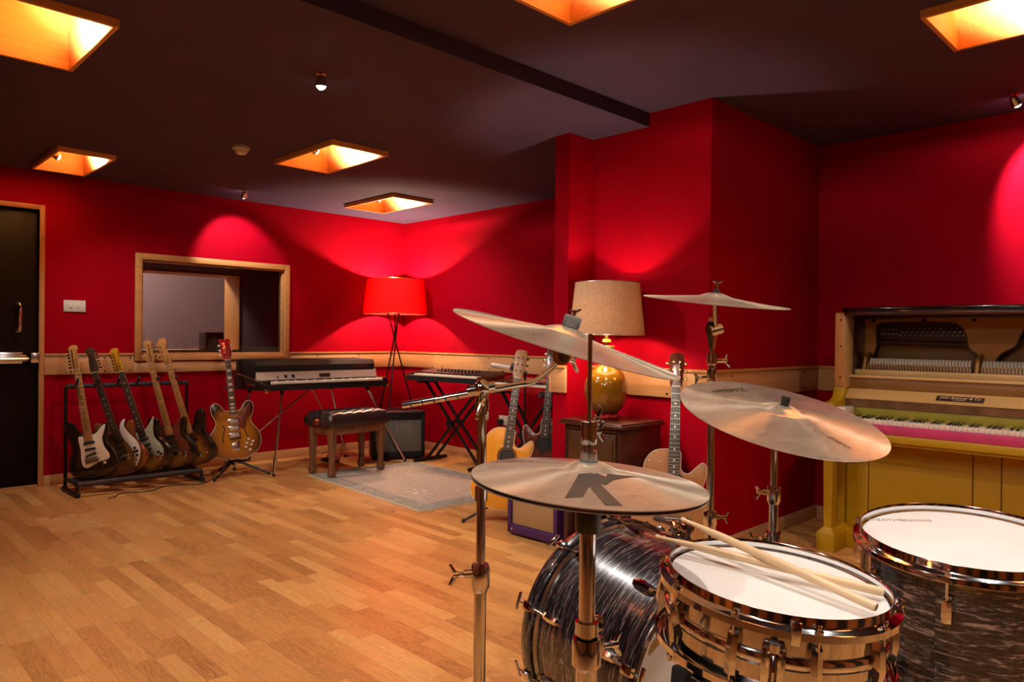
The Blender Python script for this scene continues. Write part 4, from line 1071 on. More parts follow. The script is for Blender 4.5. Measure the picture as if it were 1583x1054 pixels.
m = MB(); m.cyl((0, 0, .10), (0, 0, .30), .021, n=24); m.sphere((0, 0, .30), .021, 16, sc=(1, 1, .4)); m.build('grille', 'silver_panel', mc)
# ------------------------------------------------------------------ upright piano
# root at front left toe corner; local x along the keyboard to the right, local y towards the wall
pn = thing('upright_piano', 'yellow painted upright piano with its upper panel removed, against the right wall', 'piano', (3.94, 1.62, 0), -PI / 2)
LP_ = 1.44; DP_ = .70
PX = Matrix(((0, 1, 0, 0), (1, 0, 0, 0), (0, 0, 1, 0), (0, 0, 0, 1)))
# lower body
m = MB(); m.box(.055, LP_ - .055, .20, .225, .11, .63, .003); lower = m.build('lower_panel', 'yellow_paint', pn)
m = MB()
for x in (.17, .66, LP_ - .66, LP_ - .17): m.box(x - .0025, x + .0025, .1985, .2005, .12, .60)
m.build('panel_groove', 'plate_dark', lower)
for x in (.11, LP_ - .17):
    m = MB(); m.box(x, x + .06, .192, .201, .12, .60, .003); m.build('stile', 'yellow_paint', lower)
m = MB(); m.box(.03, LP_ - .03, .16, .24, .0, .11, .004); m.build('plinth', 'yellow_paint', pn)
for x in (0, LP_ - .05):
    m = MB(); m.box(x, x + .05, .17, DP_, .0, .87, .004); m.prism([(.165, .87), (DP_, .87), (DP_, 1.285), (.165, 1.285)], x, x + .05, .003, PX)
    sd = m.build('side_panel', 'yellow_paint', pn)
    m = MB(); m.box(x - .0015, x + .0515, .158, .166, .88, 1.28, .002)
    m.build('front_edge', 'frame_oak', sd)
    xi = x + .05 if x == 0 else x - .004
    m = MB(); m.box(xi, xi + .004, .168, .27, .875, 1.283, .001); m.build('front_lining', 'piano_wood', sd)
    m = MB(); m.box(xi, xi + .005, .27, .50, .875, 1.283, .001); m.build('inner_lining', 'cabinet_wood', sd)
    for z in (.93, 1.10, 1.245):
        m = MB(); m.cyl((x + .03, .155, z), (x + .03, .160, z), .005, n=10); m.build('screw', 'black_metal', sd)
    # arm with a hollow curve rising to the case
    arm = [(.0, .665), (.0, .785), (.01, .797), (.07, .80), (.11, .81), (.14, .83), (.155, .865), (.168, .885), (.172, .665)]
    m = MB(); m.prism(arm, x - .004, x + .056, .004, PX); m.build('arm', 'yellow_paint', pn)
    # toe and leg
    m = MB(); m.box(x - .022, x + .074, -.01, .20, .0, .095, .003)
    m.ring_loft([[Vector(p) for p in ((x - .022, -.01, .095), (x + .074, -.01, .095), (x + .074, .2, .095), (x - .022, .2, .095))], [Vector(p) for p in ((x + .004, .012, .125), (x + .052, .012, .125), (x + .052, .2, .125), (x + .004, .2, .125))]])
    m.build('toe_block', 'yellow_paint', pn)
    m = MB(); m.ring_loft([[Vector((x + a, b, z)) for a, b in ((w0, .014), (.056 - w0, .014), (.056 - w0, .075), (w0, .075))] for z, w0 in ((.125, .008), (.58, .002), (.60, -.002), (.64, -.002))]); m.build('leg', 'yellow_paint', pn)
    m = MB(); m.box(x + .052, x + .105, .035, .165, .70, .775, .004) if x == 0 else m.box(x - .055, x - .002, .035, .165, .70, .775, .004); m.build('key_block', 'ivory', pn)
m = MB(); m.box(-.004, LP_ + .004, .0, .30, .615, .655, .006); m.box(.0, LP_, .02, .30, .60, .615, .002); m.build('keybed', 'yellow_paint', pn)
m = MB(); m.box(.05, LP_ - .05, .004, .03, .655, .702, .003); m.build('key_slip', 'pink_paint', pn)
# keys
kx0, kx1 = .108, LP_ - .108; nk = 52; kw = (kx1 - kx0) / nk
m = MB(); m.box(0, kw - .001, .028, .172, .700, .722, .0015); k0 = m.build('white_key', 'ivory', pn); k0.location = (kx0, 0, 0)
for k in range(1, nk):
    c = k0.copy(); COL.objects.link(c); c.location = (kx0 + k * kw, 0, 0); c.parent = pn
m = MB(); m.prism([(.075, .72), (.08, .732), (.172, .736), (.172, .72)], -.0055, .0055, .0015, PX); b0 = m.build('black_key', 'black_gloss', pn); first = True
for k in range(nk - 1):
    if (k + 5) % 7 in (2, 6): continue
    if first: b0.location = (kx0 + (k + 1) * kw, 0, 0); first = False; continue
    c = b0.copy(); COL.objects.link(c); c.location = (kx0 + (k + 1) * kw, 0, 0); c.parent = pn
m = MB(); m.box(.05, LP_ - .05, .172, .19, .72, .778, .002); m.build('name_board', 'olive_paint', pn)
m = MB(); m.prism([(.166, .775), (.160, .815), (.18, .818), (.19, .778)], .05, LP_ - .05, .002, PX); m.build('worn_edge', 'brown_strip', pn)
m = MB(); m.prism([(.160, .818), (.232, .868), (.245, .862), (.175, .806)], .05, LP_ - .05, .003, PX); fbd = m.build('fallboard', 'piano_wood', pn)
fa = math.atan2(.05, .072)
FM = Matrix.Translation((.60, .1945, .8435)) @ Matrix.Rotation(fa, 4, 'X')
m = MB(); m.box(-.105, .105, -.020, .020, .0, .0022, .001, M4=FM); np_ = m.build('name_plate', 'plate_dark', fbd)
text_mesh('name_line', 'John Spencer & Co', .023, 'cream', np_, FM @ Matrix.Translation((0, .006, .0027)), shear=.25)
text_mesh('town_line', 'LONDON', .011, 'cream', np_, FM @ Matrix.Translation((0, -.011, .0027)), spacing=1.3)
m = MB(); m.box(.05, LP_ - .05, .240, .256, .862, .928, .002); m.build('action_board', 'piano_wood_dk', pn)
m = MB(); m.box(.045, LP_ - .045, .228, .262, .928, .943, .004); m.build('ledge', 'piano_wood', pn)
m = MB(); m.box(.05, LP_ - .05, .30, .335, .935, .972, .004); m.build('hammer_rail', 'piano_wood', pn)
# iron plate behind the hammers
py_ = .46
def cell(mb, x0, x1, z0, z1, hole, y0, y1):
    """plate rectangle with a hole; hole = list of (x,z)"""
    n = len(hole); cx = sum(p[0] for p in hole) / n; cz = sum(p[1] for p in hole) / n
    outer = []
    for (x, z) in hole:
        dx, dz = x - cx, z - cz; ts = []
        if dx > 0: ts.append((x1 - cx) / dx)
        if dx < 0: ts.append((x0 - cx) / dx)
        if dz > 0: ts.append((z1 - cz) / dz)
        if dz < 0: ts.append((z0 - cz) / dz)
        t_ = min(ts); outer.append((cx + dx * t_, cz + dz * t_))
    # snap nearest samples to corners
    for c in ((x0, z0), (x1, z0), (x1, z1), (x0, z1)):
        i = min(range(n), key=lambda i: (outer[i][0] - c[0]) ** 2 + (outer[i][1] - c[1]) ** 2); outer[i] = c
    V = lambda p, y: mb.bm.verts.new((p[0], y, p[1]))
    A_ = [V(p, y0) for p in outer]; B_ = [V(p, y0) for p in hole]; C_ = [V(p, y1) for p in hole]; D_ = [V(p, y1) for p in outer]
    for i in range(n):
        j = (i + 1) % n
        for P, Q in ((A_, B_), (B_, C_), (C_, D_), (D_, A_)):
            mb.bm.faces.new((P[i], P[j], Q[j], Q[i]))
hl = spline([(.10, .96), (.16, .945), (.40, .945), (.60, .95), (.625, 1.0), (.615, 1.06), (.575, 1.10), (.56, 1.17), (.53, 1.215), (.47, 1.232), (.30, 1.235), (.17, 1.235), (.125, 1.22), (.115, 1.18), (.118, 1.10), (.09, 1.02)], 4)
hr = spline([(.70, .95), (.95, .942), (1.25, .942), (1.36, .95), (1.375, 1.05), (1.372, 1.16), (1.34, 1.205), (1.15, 1.222), (.95, 1.238), (.86, 1.238), (.825, 1.21), (.80, 1.16), (.78, 1.11), (.72, 1.07), (.69, 1.01)], 4)
m = MB(); cell(m, .05, .655, .90, 1.262, hl, py_ - .012, py_); cell(m, .655, LP_ - .05, .90, 1.262, hr, py_ - .012, py_)
plate = m.build('iron_plate', 'plate_gold', pn, 30)
for h_ in (hl, hr):
    m = MB(); m.tube([(x, py_ - .013, z) for x, z in h_], .0045, 6, True); m.build('rim_bead', 'plate_dark', plate)
for x in (.10, .36, .60, .88, 1.16, 1.36):
    m = MB(); m.cyl((x, py_ - .022, 1.249), (x, py_ - .010, 1.249), .012, n=14); m.build('plate_bolt', 'black_metal', plate)
m = MB(); m.box(.05, LP_ - .05, .54, .56, .66, 1.27); m.build('soundboard', 'piano_wood_dk', pn)
m = MB(); m.box(.06, .63, .50, .54, 1.13, 1.262, .002); m.box(.67, LP_ - .06, .50, .54, 1.12, 1.262, .002); m.build('pin_block', 'plate_dark', pn)
m = MB(); m.cyl((.09, .485, 1.125), (.60, .485, 1.115), .011, n=10); m.prism([(.80, 1.15), (1.38, 1.10), (1.38, 1.075), (.80, 1.125)], .475, .50, .003); m.build('pressure_bar', 'plate_dark', pn)
# strings
m = MB()
for k in range(54):
    x = .10 + k * .0094
    m.cyl((x + .03, .487, 1.12), (x - .01, .50, .95), .0007, n=4)
for k in range(60):
    x = .72 + k * .0108
    m.cyl((x + .055, .482, 1.14 - k * .0011), (x, .478, .95), .0013, n=4)
tag(m.build('strings', 'plate_gold', pn), kind='stuff')
# tuning pins
m = MB(); m.cyl((0, .465, 0), (0, .51, -.004), .0034, n=7); t0 = m.build('tuning_pin', 'steel', pn); t0['_'] = 1; del t0['_']
pins = []
for k in range(13):
    for r in range(3): pins.append((.235 + k * .026 + r * .009, 1.165 + r * .018))
for k in range(5):
    for r in range(2): pins.append((.135 + k * .020, 1.172 + r * .026))
for k in range(17):
    for r in range(3): pins.append((.845 + k * .031 + (r % 2) * .014, 1.212 - r * .022 - k * .0022))
for i, (x, z) in enumerate(pins[:100]):
    c = t0 if i == 0 else t0.copy()
    if i: COL.objects.link(c); c.parent = pn
    c.location = (x, 0, z)
# hammers
m = MB(); m.prism([(.395, .972), (.395, 1.012), (.402, 1.026), (.414, 1.034), (.426, 1.026), (.430, 1.01), (.42, .985), (.41, .972)], -.0062, .0062, .002, PX); m.mi = 1
m.box(-.0025, .0025, .385, .396, .955, 1.0); m.box(-.003, .003, .36, .372, .955, 1.005, .001); h0 = m.build('hammer', ['felt_white', 'hammer_wood'], pn)
hp = [.105 + k * .0152 for k in range(33)] + [.655 + k * .0152 for k in range(46)]
for i, x in enumerate(hp):
    c = h0 if i == 0 else h0.copy()
    if i: COL.objects.link(c); c.parent = pn
    c.location = (x, 0, 0)
m = MB(); m.box(.07, LP_ - .07, .345, .40, .93, .958, .003); m.box(.07, LP_ - .07, .44, .452, .94, .972); m.build('action_rail', 'hammer_wood', pn)
for x in (.085, .635, LP_ - .085):
    m = MB(); m.prism([(.33, .93), (.36, .93), (.38, 1.02), (.44, 1.05), (.44, 1.07), (.37, 1.045)], x - .008, x + .008, .002, PX); m.build('action_bracket', 'plate_gold', pn)
# lid
m = MB(); m.box(.042, LP_ - .042, .14, DP_ + .01, 1.285, 1.312, .005); lid = m.build('lid', 'black_gloss', pn)
m = MB(); m.box(.05, LP_ - .05, .145, .20, 1.268, 1.285, .002); m.build('front_strip', 'cabinet_wood', lid)
m = MB(); m.box(.05, LP_ - .05, .43, .45, 1.255, 1.286, .002); m.build('plate_cover', 'cabinet_wood', lid)
for x in (.36, .98):
    m = MB(); m.box(x - .03, x + .03, .136, .142, 1.288, 1.293); m.cyl((x - .012, .137, 1.290), (x + .012, .137, 1.290), .0035, n=8); m.build('hinge', 'brass', lid)
m = MB(); m.box(0.05, LP_ - .05, DP_ - .03, DP_, .05, 1.28); m.build('back_board', 'piano_wood_dk', pn)

# ------------------------------------------------------------------ drum kit
def plane_frame(c, n, ref=(1, 0, 0)):
    z = Vector(n).normalized(); r = Vector(ref); x = (r - z * r.dot(z)).normalized(); y = z.cross(x); c = Vector(c)
    return Matrix(((x.x, y.x, z.x, c.x), (x.y, y.y, z.y, c.y), (x.z, y.z, z.z, c.z), (0, 0, 0, 1)))

def cymbal(label, c, n, r, h=.028, bell=.055, group='cymbals of the drum kit', ref=(1, 0, 0)):
    """c = centre of the rim plane"""
    cy = thing('cymbal', label, 'cymbal', mw=plane_frame(c, n, ref), group=group)
    pr = []
    K = 26
    for i in range(K + 1):
        q = r + (bell * 1.02 - r) * i / K; t = 1 - (q - bell) / (r - bell)
        pr.append((q, (h * .58) * t ** 1.25))
    hb = pr[-1][1]
    for i in range(1, 11):
        t = i / 10; q = bell * (1 - t) + .006 * t
        pr.append((q, hb + (h - hb) * math.sin(t * PI / 2) * 1.0))
    th = .0014
    prof = pr + [(q, z - th) for q, z in pr[::-1]]
    m = MB(); m.lathe(prof, 120, closed=True); b = m.build('plate', 'cymbal', cy, 60)
    def zat(q):
        for (a, za), (b_, zb_) in zip(pr, pr[1:]):
            if b_ <= q <= a: return za + (zb_ - za) * (a - q) / (a - b_)
        return h
    return cy, zat

def decal(name, polys, cy, zat, mat='ink'):
    """flat ink lying on the cymbal surface"""
    m = MB()
    for P in polys:
        A_, B_, C_, D_ = [Vector(p) for p in P]; n = 10
        g = []
        for i in range(n + 1):
            row = []
            for j in range(n + 1):
                u, v = i / n, j / n; q = (A_ * (1 - u) + B_ * u) * (1 - v) + (D_ * (1 - u) + C_ * u) * v
                row.append(m.bm.verts.new((q.x, q.y, zat(q.length) + .0003)))
            g.append(row)
        for i in range(n):
            for j in range(n): m.bm.faces.new((g[i][j], g[i + 1][j], g[i + 1][j + 1], g[i][j + 1]))
    return m.build(name, mat, cy, 60)

def pt_on(cy, px, py):
    """point of the rim plane seen at a pixel of the photograph, in the cymbal's own axes"""
    d = F2 + R3 * ((px - 791.5) / 1123.03) - U3 * ((py - 527) / 1123.03); o = Vector((0, 0, 1.1284))
    Mi = cy.matrix_world.inverted(); o2 = Mi @ o; d2 = Mi.to_3x3() @ d; t = (.008 - o2.z) / d2.z; p = o2 + d2 * t
    return (p.x, p.y)

def wing(mb, c, ax, up, s=.011):
    c = Vector(c); ax = Vector(ax).normalized(); up = Vector(up).normalized()
    mb.cyl(c - ax * s * .4, c + ax * s * .7, s * .62, n=12)
    for q in (-1, 1): mb.tube([c + ax * s * .2, c + ax * s * .7 + up * q * s * 1.1, c + ax * s * 1.2 + up * q * s * 1.9], [s * .36, s * .42, s * .3], 8)

# hi-hat
n_h = Vector((.036, -.055, .998)).normalized(); c_h = Vector((.870, .715, .9095)); rh = .181
hh, zt = cymbal('upper hi-hat cymbal bearing a large black letter K', c_h, n_h, rh, .030, .048)
Kp = [[(894, 742), (873, 764), (901.5, 764.3), (921, 744)], [(911, 742.5), (903, 749), (936.5, 774), (964, 774.7)], [(921, 743.5), (914, 751), (936.5, 754), (951, 748)], [(938, 744), (930, 751), (951, 749), (988, 742.5)]]
decal('letter_k', [[pt_on(hh, *p) for p in P] for P in Kp], hh, zt)
hb_, _ = cymbal('lower hi-hat cymbal just beneath the one with the letter K', c_h - n_h * .0065 + Vector((.002, .001, 0)), (-n_h.x + .006, -n_h.y, -n_h.z), rh, .030, .048)
hs = thing('hi_hat_stand', 'chrome hi-hat stand with a pull rod and clutch, in front of the bass drum', 'hi-hat stand', (c_h.x, c_h.y, 0))
m = MB(); m.cyl((0, 0, .60), (0, 0, .80), .0085, n=14); m.cyl((0, 0, .80), (0, 0, 1.135), .0036, n=14); m.build('pull_rod', 'chrome', hs)
m = MB(); m.cyl((0, 0, .955), (0, 0, .965), .008, n=24); m.lathe([(0, .965), (.0115, .965), (.0125, .968), (.0125, .998), (.0115, 1.0), (0, 1.0)], 28); cl = m.build('clutch', 'chrome', hs)
m = MB(); wing(m, (.011, -.008, .985), (.7, -.5, 0), (0, 0, 1), .008); wing(m, (.010, -.006, 1.003), (.6, -.5, .3), (0, 0, 1), .007); m.build('wing_screw', 'chrome', cl)
m = MB(); m.lathe([(0, .941), (.0125, .941), (.0135, .945), (.0135, .955), (.0, .957)], 28); m.build('clutch_nut', 'chrome_dull', hs)
m = MB(); m.lathe([(0, .929), (.0145, .929), (.0150, .932), (.0150, .941), (0, .942)], 28); m.build('felt', 'grey_foam', hs)
m = MB(); m.lathe([(0, .83), (.0185, .83), (.020, .834), (.020, .862), (.030, .870), (.042, .876), (.046, .882), (.0, .885)], 32); m.build('seat_cup', 'black_plastic', hs)
m = MB(); m.cyl((0, 0, .66), (0, 0, .832), .0125, n=24); m.build('upper_tube', 'chrome', hs)
m = MB(); m.cyl((0, 0, .12), (0, 0, .665), .0165, n=24); m.build('lower_tube', 'chrome', hs)
m = MB(); m.lathe([(.012, .665), (.021, .665), (.0225, .660), (.0225, .625), (.0165, .618), (.0165, .60)], 28); m.box(.012, .034, -.011, .011, .63, .662, .004); cl2 = m.build('height_clamp', 'chrome', hs)
m = MB(); m.cyl((.03, -.002, .645), (.052, -.012, .645), .005, n=10); wing(m, (.052, -.012, .645), (.85, -.4, 0), (0, 0, 1), .010); m.build('wing_screw', 'chrome', cl2)
m = MB(); m.cyl((0, 0, .672), (0, 0, .692), .0180, n=24); m.box(.010, .032, -.009, .009, .670, .694, .004); cl3 = m.build('memory_lock', 'chrome', hs)
m = MB(); m.cyl((.022, -.012, .682), (.022, -.006, .682), .0045, n=10); m.build('bolt', 'black_metal', cl3)
for k in range(3):
    a = R_(20 + 120 * k)
    m = MB(); m.tube([(.016 * math.cos(a), .016 * math.sin(a), .40), (.20 * math.cos(a), .20 * math.sin(a), .16), (.30 * math.cos(a), .30 * math.sin(a), .012)], .008, 8); lg = m.build('leg', 'chrome', hs)
    m = MB(); m.sphere((.30 * math.cos(a), .30 * math.sin(a), .014), .014, 10); m.build('rubber_foot', 'black_matte', lg)
m = MB(); m.box(-.045, .045, -.30, -.02, .02, .032, .004, M4=Matrix.Rotation(R_(-20), 4, 'Z') @ Matrix.Rotation(R_(0), 4, 'X')); m.build('pedal', 'chrome_dull', hs)

def hardware(name, label, base, h0, h1, r0=.0125, r1=.0095, legs=(0, 120, 240), top=None, colz=.62, wa=0, spread=.30, wz=1):
    """tripod cymbal stand: lower tube, upper tube, height clamp with wing screw, double braced legs"""
    s = thing(name, label, 'cymbal stand', base, group=None)
    m = MB(); m.cyl((0, 0, .14), (0, 0, h0), r0, n=20); m.build('lower_tube', 'chrome', s)
    m = MB(); m.cyl((0, 0, h0 - .03), (0, 0, h1), r1, n=20); m.build('upper_tube', 'chrome', s)
    m = MB(); m.lathe([(r1, h0 + .012), (r0 + .004, h0 + .012), (r0 + .006, h0 + .006), (r0 + .006, h0 - .03), (r0 + .001, h0 - .04), (r0, h0 - .04)], 24)
    ca, sa = math.cos(R_(wa)), math.sin(R_(wa))
    m.cyl((0, 0, h0 - .005), (ca * .032, sa * .032, h0 - .005), .008, n=12); cl = m.build('height_clamp', 'chrome', s)
    m = MB(); m.cyl((ca * .03, sa * .03, h0 - .005), (ca * .045, sa * .045, h0 - .005), .0045, n=10); wing(m, (ca * .045, sa * .045, h0 - .005), (ca, sa, 0), (0, 0, 1), .010); m.build('wing_screw', 'chrome', cl)
    for a in legs:
        a = R_(a); c, q = math.cos(a), math.sin(a)
        m = MB(); m.tube([(.012 * c, .012 * q, .34), (.17 * c, .17 * q, .17), (spread * c, spread * q, .013)], .0075, 8); m.tube([(.014 * c, .014 * q, .16), (.17 * c, .17 * q, .165)], .006, 8); lg = m.build('leg', 'chrome', s)
        m = MB(); m.sphere((spread * c, spread * q, .015), .015, 10); m.build('rubber_foot', 'black_matte', lg)
    m = MB(); m.cyl((0, 0, .325), (0, 0, .36), r0 + .006, n=20); m.cyl((0, 0, .145), (0, 0, .175), r0 + .006, n=20); m.build('leg_collar', 'chrome', s)
    return s

def top_hw(s, base, cc, nn, hcy, felt=.012, nut='wing', post=.035):
    """felts, sleeve and wing nut through the bell of a cymbal centred at cc (world), in the stand's axes"""
    c = Vector(cc) - Vector(base); n = Vector(nn).normalized(); t = c + n * hcy
    m = MB(); m.cyl(c - n * .025, t + n * post, .0032, n=12); m.build('threaded_post', 'chrome', s)
    m = MB(); m.cyl(t - n * .018, t - n * .0018, .008, n=16); m.cyl(c - n * .004, t - n * .016, .010, n=20); m.cyl(t + n * .0002, t + n * .011, felt, n=20); m.build('felt', 'black_matte' if nut != 'felt' else 'grey_foam', s)
    return c, n, t

# ride
n_r = Vector((-.089, -.279, .956)).normalized(); c_r = Vector((1.960, .920, .9160)); rr = .281
rd, zt = cymbal('large ride cymbal with a dark signature, beside the yellow piano', c_r, n_r, rr, .034, .060, ref=(1, 0, 0))
B_r = Vector((1.972, .945, 0))
st = hardware('cymbal_stand', 'chrome straight cymbal stand under the large ride cymbal', B_r, .705, .835, wa=150, legs=(-25, 75, -120), spread=.20)
c, n, t_ = top_hw(st, B_r, c_r, n_r, .034, .0105)
m = MB(); m.sphere((0, 0, .842), .017, 14); m.cyl((0, 0, .825), (0, 0, .842), .014, n=16); m.cyl((0, -.0, .842), tuple(c - n * .006), .009, n=12); m.build('tilter', 'chrome', st)
m = MB(); m.cyl(t_ + n * .011, t_ + n * .024, .0125, n=8); m.cyl(t_ + n * .0, t_ + n * .012, .007, n=12); m.build('wing_nut', 'black_plastic', st)
text_pts = None
def cym_text(cy, zat, txt, px0, px1, sz, mat='ink', flip=False, shear=.3):
    a = Vector((*pt_on(cy, *px0), 0)); b_ = Vector((*pt_on(cy, *px1), 0)); mid = (a + b_) / 2; x = (b_ - a).normalized()
    y = Vector((0, 0, 1)).cross(x); q = math.hypot(mid.x, mid.y); e = .004
    sl = (zat(q + e) - zat(q - e)) / (2 * e); rad = Vector((mid.x, mid.y, 0)).normalized(); nn = (Vector((0, 0, 1)) - rad * sl).normalized()
    x = (x - nn * x.dot(nn)).normalized(); y = nn.cross(x); o = Vector((mid.x, mid.y, zat(q))) + nn * .0016
    return text_mesh('printed_signature', txt, sz, mat, cy, Matrix(((x.x, y.x, nn.x, o.x), (x.y, y.y, nn.y, o.y), (x.z, y.z, nn.z, o.z), (0, 0, 0, 1))), .0001, shear)
cym_text(rd, zt, 'Zildjian', (1166, 601), (1090, 606), .046)
cym_text(rd, zt, 'Zildjian', (1275, 674), (1318, 692), .022)

# left crash on a boom
n_c = Vector((.131, -.257, .957)).normalized(); c_c = Vector((1.072, .943, 1.120))
cr, zt = cymbal('thin crash cymbal tilted towards the camera in front of the table lamp', c_c, n_c, .229, .032, .050)
B_c = Vector((.905, 1.000, 0))
st = hardware('boom_stand', 'chrome boom cymbal stand with its arm end pointing left, beside the hi-hat', B_c, .695, 1.015, r0=.0115, r1=.0088, wa=150, legs=(60, 180, 300))
m = MB(); m.cyl((0, 0, .825), (0, 0, .85), .0125, n=20); m.build('tube_joint', 'chrome', st)
c, n, t_ = top_hw(st, B_c, c_c, n_c, .032, .0165, 'felt', .034)
m = MB(); m.box(-.0165, .0165, -.012, .012, -.010, .010, .003, M4=plane_frame(t_ + n * .012, n_c, (1, -.98, 0))); m.build('nut_felt', 'grey_foam', st)
m = MB(); wing(m, t_ + n * .028, n, (0.6, -.6, 0), .006); m.build('wing_nut', 'chrome', st)
# the boom arm
K_ = Vector((0, 0, 1.033))
tail = Vector((.800, 1.105, 1.000)) - B_c; arm = Vector((.965, .945, 1.043)) - B_c; tilt = Vector((1.035, .917, 1.094)) - B_c
m = MB(); m.cyl(tail, arm, .0062, n=16); ba_ = m.build('boom_arm', 'chrome', st)
d_ = (arm - tail).normalized()
m = MB()
for k in range(6): m.cyl(tail + d_ * (.015 + k * .022), tail + d_ * (.017 + k * .022), .0066, n=16)
m.build('knurling', 'black_metal', ba_)
m = MB(); m.tube(spline([tuple(arm - d_ * .02), tuple(arm + d_ * .01), tuple(arm * .4 + tilt * .6 + Vector((0, 0, -.008))), tuple(tilt)], 5, False), .0052, 12); m.build('bent_tip', 'chrome', st)
m = MB(); m.sphere(K_, .0165, 18, sc=(1, 1, 1.05)); m.cyl(K_ - d_ * .028, K_ + d_ * .024, .0105, n=18); m.cyl((0, 0, .985), (0, 0, 1.03), .0115, n=18)
m.box(-.013, .013, -.006, .006, .975, 1.015, .003, M4=Matrix.Rotation(R_(-45), 4, 'Z')); m.build('boom_knuckle', 'chrome', st)
m = MB(); m.cyl(K_ + Vector((-.010, -.010, -.012)), K_ + Vector((-.018, -.018, -.028)), .005, n=10); wing(m, K_ + Vector((-.016, -.016, -.024)), (-.6, -.6, -.5), (.3, -.3, 1), .009); m.build('wing_screw', 'chrome', st)
cc_ = c_c - B_c
sd_ = Vector((.714, -.70, 0))
m = MB(); m.cyl(tilt - sd_ * .004 + Vector((-.02, -.02, 0)), tilt + Vector((.004, .004, 0)), .0165, n=26); m.cyl(tilt + Vector((-.021, -.021, 0)), tilt + Vector((-.023, -.023, 0)), .010, n=20); m.cyl(tilt, cc_ - n_c * .006, .0062, n=14)
m.build('tilter', 'chrome', st)
m = MB(); wing(m, tilt + Vector((.012, -.012, -.008)), (.7, -.7, -.3), (0, 0, 1), .010); m.build('tilter_wing', 'chrome', st)

# ride stand lower clamp
for o in COL.objects:
    if o.get('label', '').startswith('chrome straight cymbal stand under the large ride'): rs = o
m = MB(); m.lathe([(.0125, .585), (.022, .585), (.023, .57), (.023, .550), (.0125, .545)], 24); m.cyl((0, 0, .565), (-.028, .024, .565), .009, n=12); k_ = m.build('lower_clamp', 'chrome', rs)
m = MB(); wing(m, (-.040, .036, .565), (-.7, .6, 0), (0, 0, 1), .011); m.build('wing_screw', 'chrome', k_)

# far cymbal
n_t = Vector((-.025, -.129, .991)).normalized(); c_t = Vector((2.101, 1.211, 1.250))
ty, zt = cymbal('small cymbal seen almost edge on, high in front of the red wall', c_t, n_t, .229, .029, .052)
B_t = Vector((2.117, 1.230, 0))
s3 = hardware('cymbal_stand', 'chrome stand behind the hi-hat holding the cymbal seen almost edge on', B_t, .56, 1.07, wa=-60, r0=.016, r1=.0115, legs=(20, 110, -60), spread=.22)
c, n, t_ = top_hw(s3, B_t, c_t, n_t, .029, .0095, post=.045)
m = MB(); m.cyl(t_ + n * .012, t_ + n * .03, .0075, n=12); wing(m, t_ + n * .030, n, (.7, -.7, 0), .008); m.build('wing_nut', 'chrome', s3)
m = MB(); m.cyl((0, 0, 1.05), (0, 0, 1.155), .0065, n=14); m.cyl((-.012, .0, 1.155), (.02, -.02, 1.165), .017, n=20)
m.cyl((.004, -.01, 1.16), tuple(c - n * .008), .008, n=14); m.ring_loft([[Vector((a, b, z)) for a, b in ((-w, -w), (w, -w), (w, w), (-w, w))] for z, w in ((1.10, .007), (1.14, .012), (1.165, .016), (1.20, .007))]); m.build('tilter', 'chrome', s3)
m = MB(); m.lathe([(.009, 1.085), (.016, 1.085), (.017, 1.075), (.017, 1.05), (.011, 1.045)], 20); m.box(-.012, .012, -.012, .012, .99, 1.035, .004); m.cyl((0, 0, 1.06), (.03, -.02, 1.06), .007, n=10); m.cyl((0, 0, 1.005), (-.03, .02, 1.005), .007, n=10); k_ = m.build('height_clamp', 'chrome', s3)
m = MB(); wing(m, (.035, -.026, 1.06), (.7, -.6, 0), (0, .3, 1), .011); m.build('wing_screw', 'chrome', k_)
m = MB(); wing(m, (-.037, .028, 1.005), (-.7, .6, 0), (0, .3, 1), .011); m.build('wing_screw', 'chrome', k_)

# ---- drums
def lug_box(m, r, z, a, L_=.052, w_=.011, dp=.017):
    M4 = Matrix.Rotation(a, 4, 'Z') @ Matrix.Translation((r, 0, z))
    prof = [(-L_ / 2, .35), (-L_ / 2 * .9, .8), (-L_ * .1, 1), (L_ / 2 * .8, .75), (L_ / 2, .4)]
    rings = []
    for zz, k in prof:
        rings.append([M4 @ Vector((x, y, zz)) for x, y in ((-.002, -w_ * (.6 + .4 * k)), (dp * k * .8, -w_ * (.5 + .3 * k)), (dp * k, 0), (dp * k * .8, w_ * (.5 + .3 * k)), (-.002, w_ * (.6 + .4 * k)))])
    m.ring_loft(rings)

